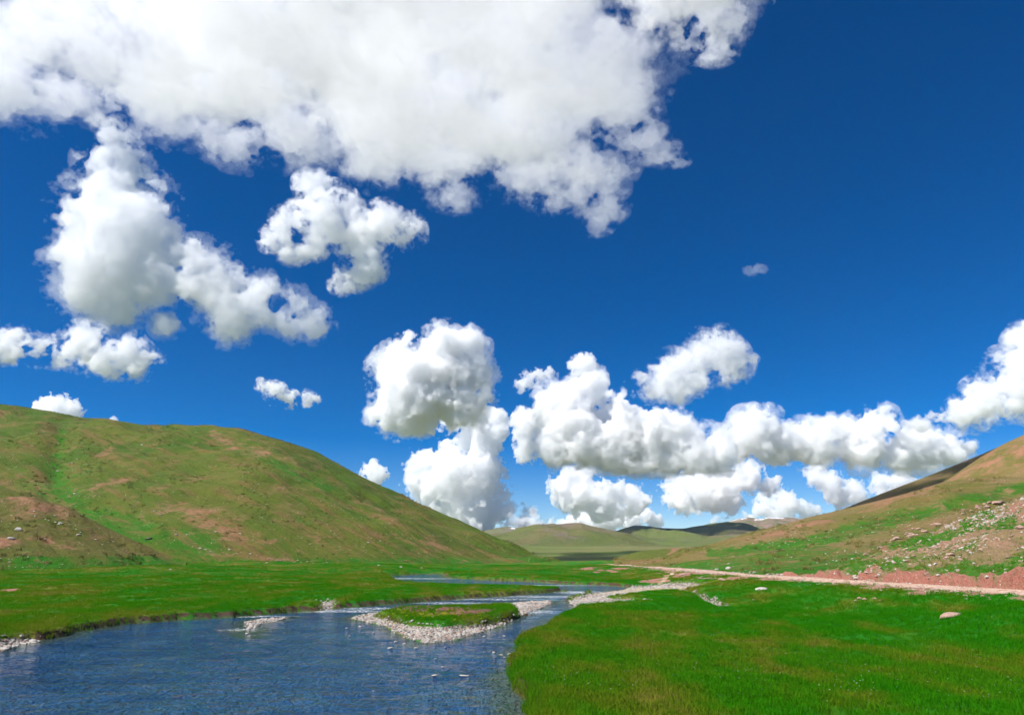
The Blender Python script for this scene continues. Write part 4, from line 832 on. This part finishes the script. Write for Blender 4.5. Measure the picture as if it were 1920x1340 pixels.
rocks([(300,965,6),(290,958,5),(140,926,7),(108,883,5),(135,868,5),(266,834,4),(145,861,4),(330,1003,7),(375,1028,6),(395,1035,6),(430,1030,5),(470,1038,5),(385,1030,6),(485,908,4),(532,917,4),(405,997,5),(450,1000,5),(350,1002,5),(690,1017,6),(713,1014,4),(620,995,4),(582,1020,5),(500,1055,5),(752,1063,5),(790,1065,5),(710,1060,6)], lambda f, px, py: 'pale stone %s the big green hill' % ('in or beside the grassy gully of' if px < 345 and py < 1000 else 'low near the foot of' if py > 1025 else 'out on the open flank of'), 'stones on the big hill', MAT_PALEROCK)
rocks(along([(380,1030),(450,1042),(540,1050),(640,1058)], 26, 3, 6, 4), thirds('pinkish stone in the hill foot scree strip, %s', ('at the end by the gully', 'in the middle of the strip', 'at the end towards the river bend')), 'stones at the hill foot', MAT_PINKROCK)
rocks(along([(60,960),(130,985),(200,1005)], 16, 3, 6, 12), 'small pale stone scattered over the brown spur', 'stones on the brown spur', MAT_PALEROCK)

# flowers on the island and in the near meadow
def flower_mask(o, name, spots, grow, base=0.0):
    me = o.data; co = np.empty(len(me.vertices) * 3, np.float32); me.vertices.foreach_get('co', co); co = co.reshape(-1, 3)
    a = np.zeros(len(co))
    for (px, py, rx, ry) in spots:
        c = at_z(px, py, 0.4); a = np.maximum(a, np.exp(-((co[:, 0] - c[0]) / rx) ** 2 - ((co[:, 1] - c[1]) / ry) ** 2))
    add_attr(o, name, a * grow)
flower_mask(ground, 'pinkf', [(780,1152,1.2,1.6),(840,1153,1.0,1.4),(870,1160,1.5,1.5),(900,1158,1.0,1.2)], GF['turf_isl'])
flower_mask(ground, 'yellowf', [(800,1160,2.2,2),(850,1163,2.5,2),(760,1158,1.5,1.5),(1240,1105,5,4),(1220,1108,4,4)], (GF['s'] > 0.1) * 1.0)
flower_mask(ground, 'whitef', [(1260,1290,5,4),(1500,1270,8,5),(1700,1310,6,4),(1150,1310,4,3),(1850,1290,4,4),(1350,1230,7,5),(1620,1225,9,6)], (grassy > 0.5) * 1.0)
scatter('pink_flowers', 'small pink flowers growing on the gravel island', ground, 'pinkf', 14, [flower_mesh('pink_flower', 1, (0.55, 0.12, 0.25), 8, 0.24, 0.10, 0.022)], 0.8, 1.3, 21)
scatter('yellow_flowers', 'yellow flowers among the grass of the gravel island and bar', ground, 'yellowf', 7, [flower_mesh('yellow_flower', 2, (0.75, 0.60, 0.05), 7, 0.22, 0.12, 0.02)], 0.8, 1.3, 23)
scatter('white_flowers', 'tiny white flowers dotting the near meadow', ground, 'whitef', 0.9, [flower_mesh('white_flower', 3, (0.8, 0.8, 0.75), 3, 0.22, 0.18, 0.012)], 0.8, 1.3, 25)

# ------------------------------------------------------------------ thin mountain haze over the whole valley
hz, nt = new_mat('haze_air'); o_ = nt.nodes.new('ShaderNodeOutputMaterial'); pv = nt.nodes.new('ShaderNodeVolumePrincipled')
pv.inputs['Color'].default_value = (0.62, 0.80, 1.0, 1); pv.inputs['Density'].default_value = 0.000019; pv.inputs['Anisotropy'].default_value = 0.0
nt.links.new(pv.outputs[0], o_.inputs['Volume'])
bx = np.array([[x, y, z] for z in (-17, 430) for y in (-400, 12300) for x in (-11500, 11500)], float)
haze = mesh_obj('haze', bx, [[0, 2, 3, 1], [4, 5, 7, 6], [0, 1, 5, 4], [2, 6, 7, 3], [0, 4, 6, 2], [1, 3, 7, 5]], hz, False)
tag(haze, 'thin blue mountain haze filling the valley air', None, None, 'stuff')
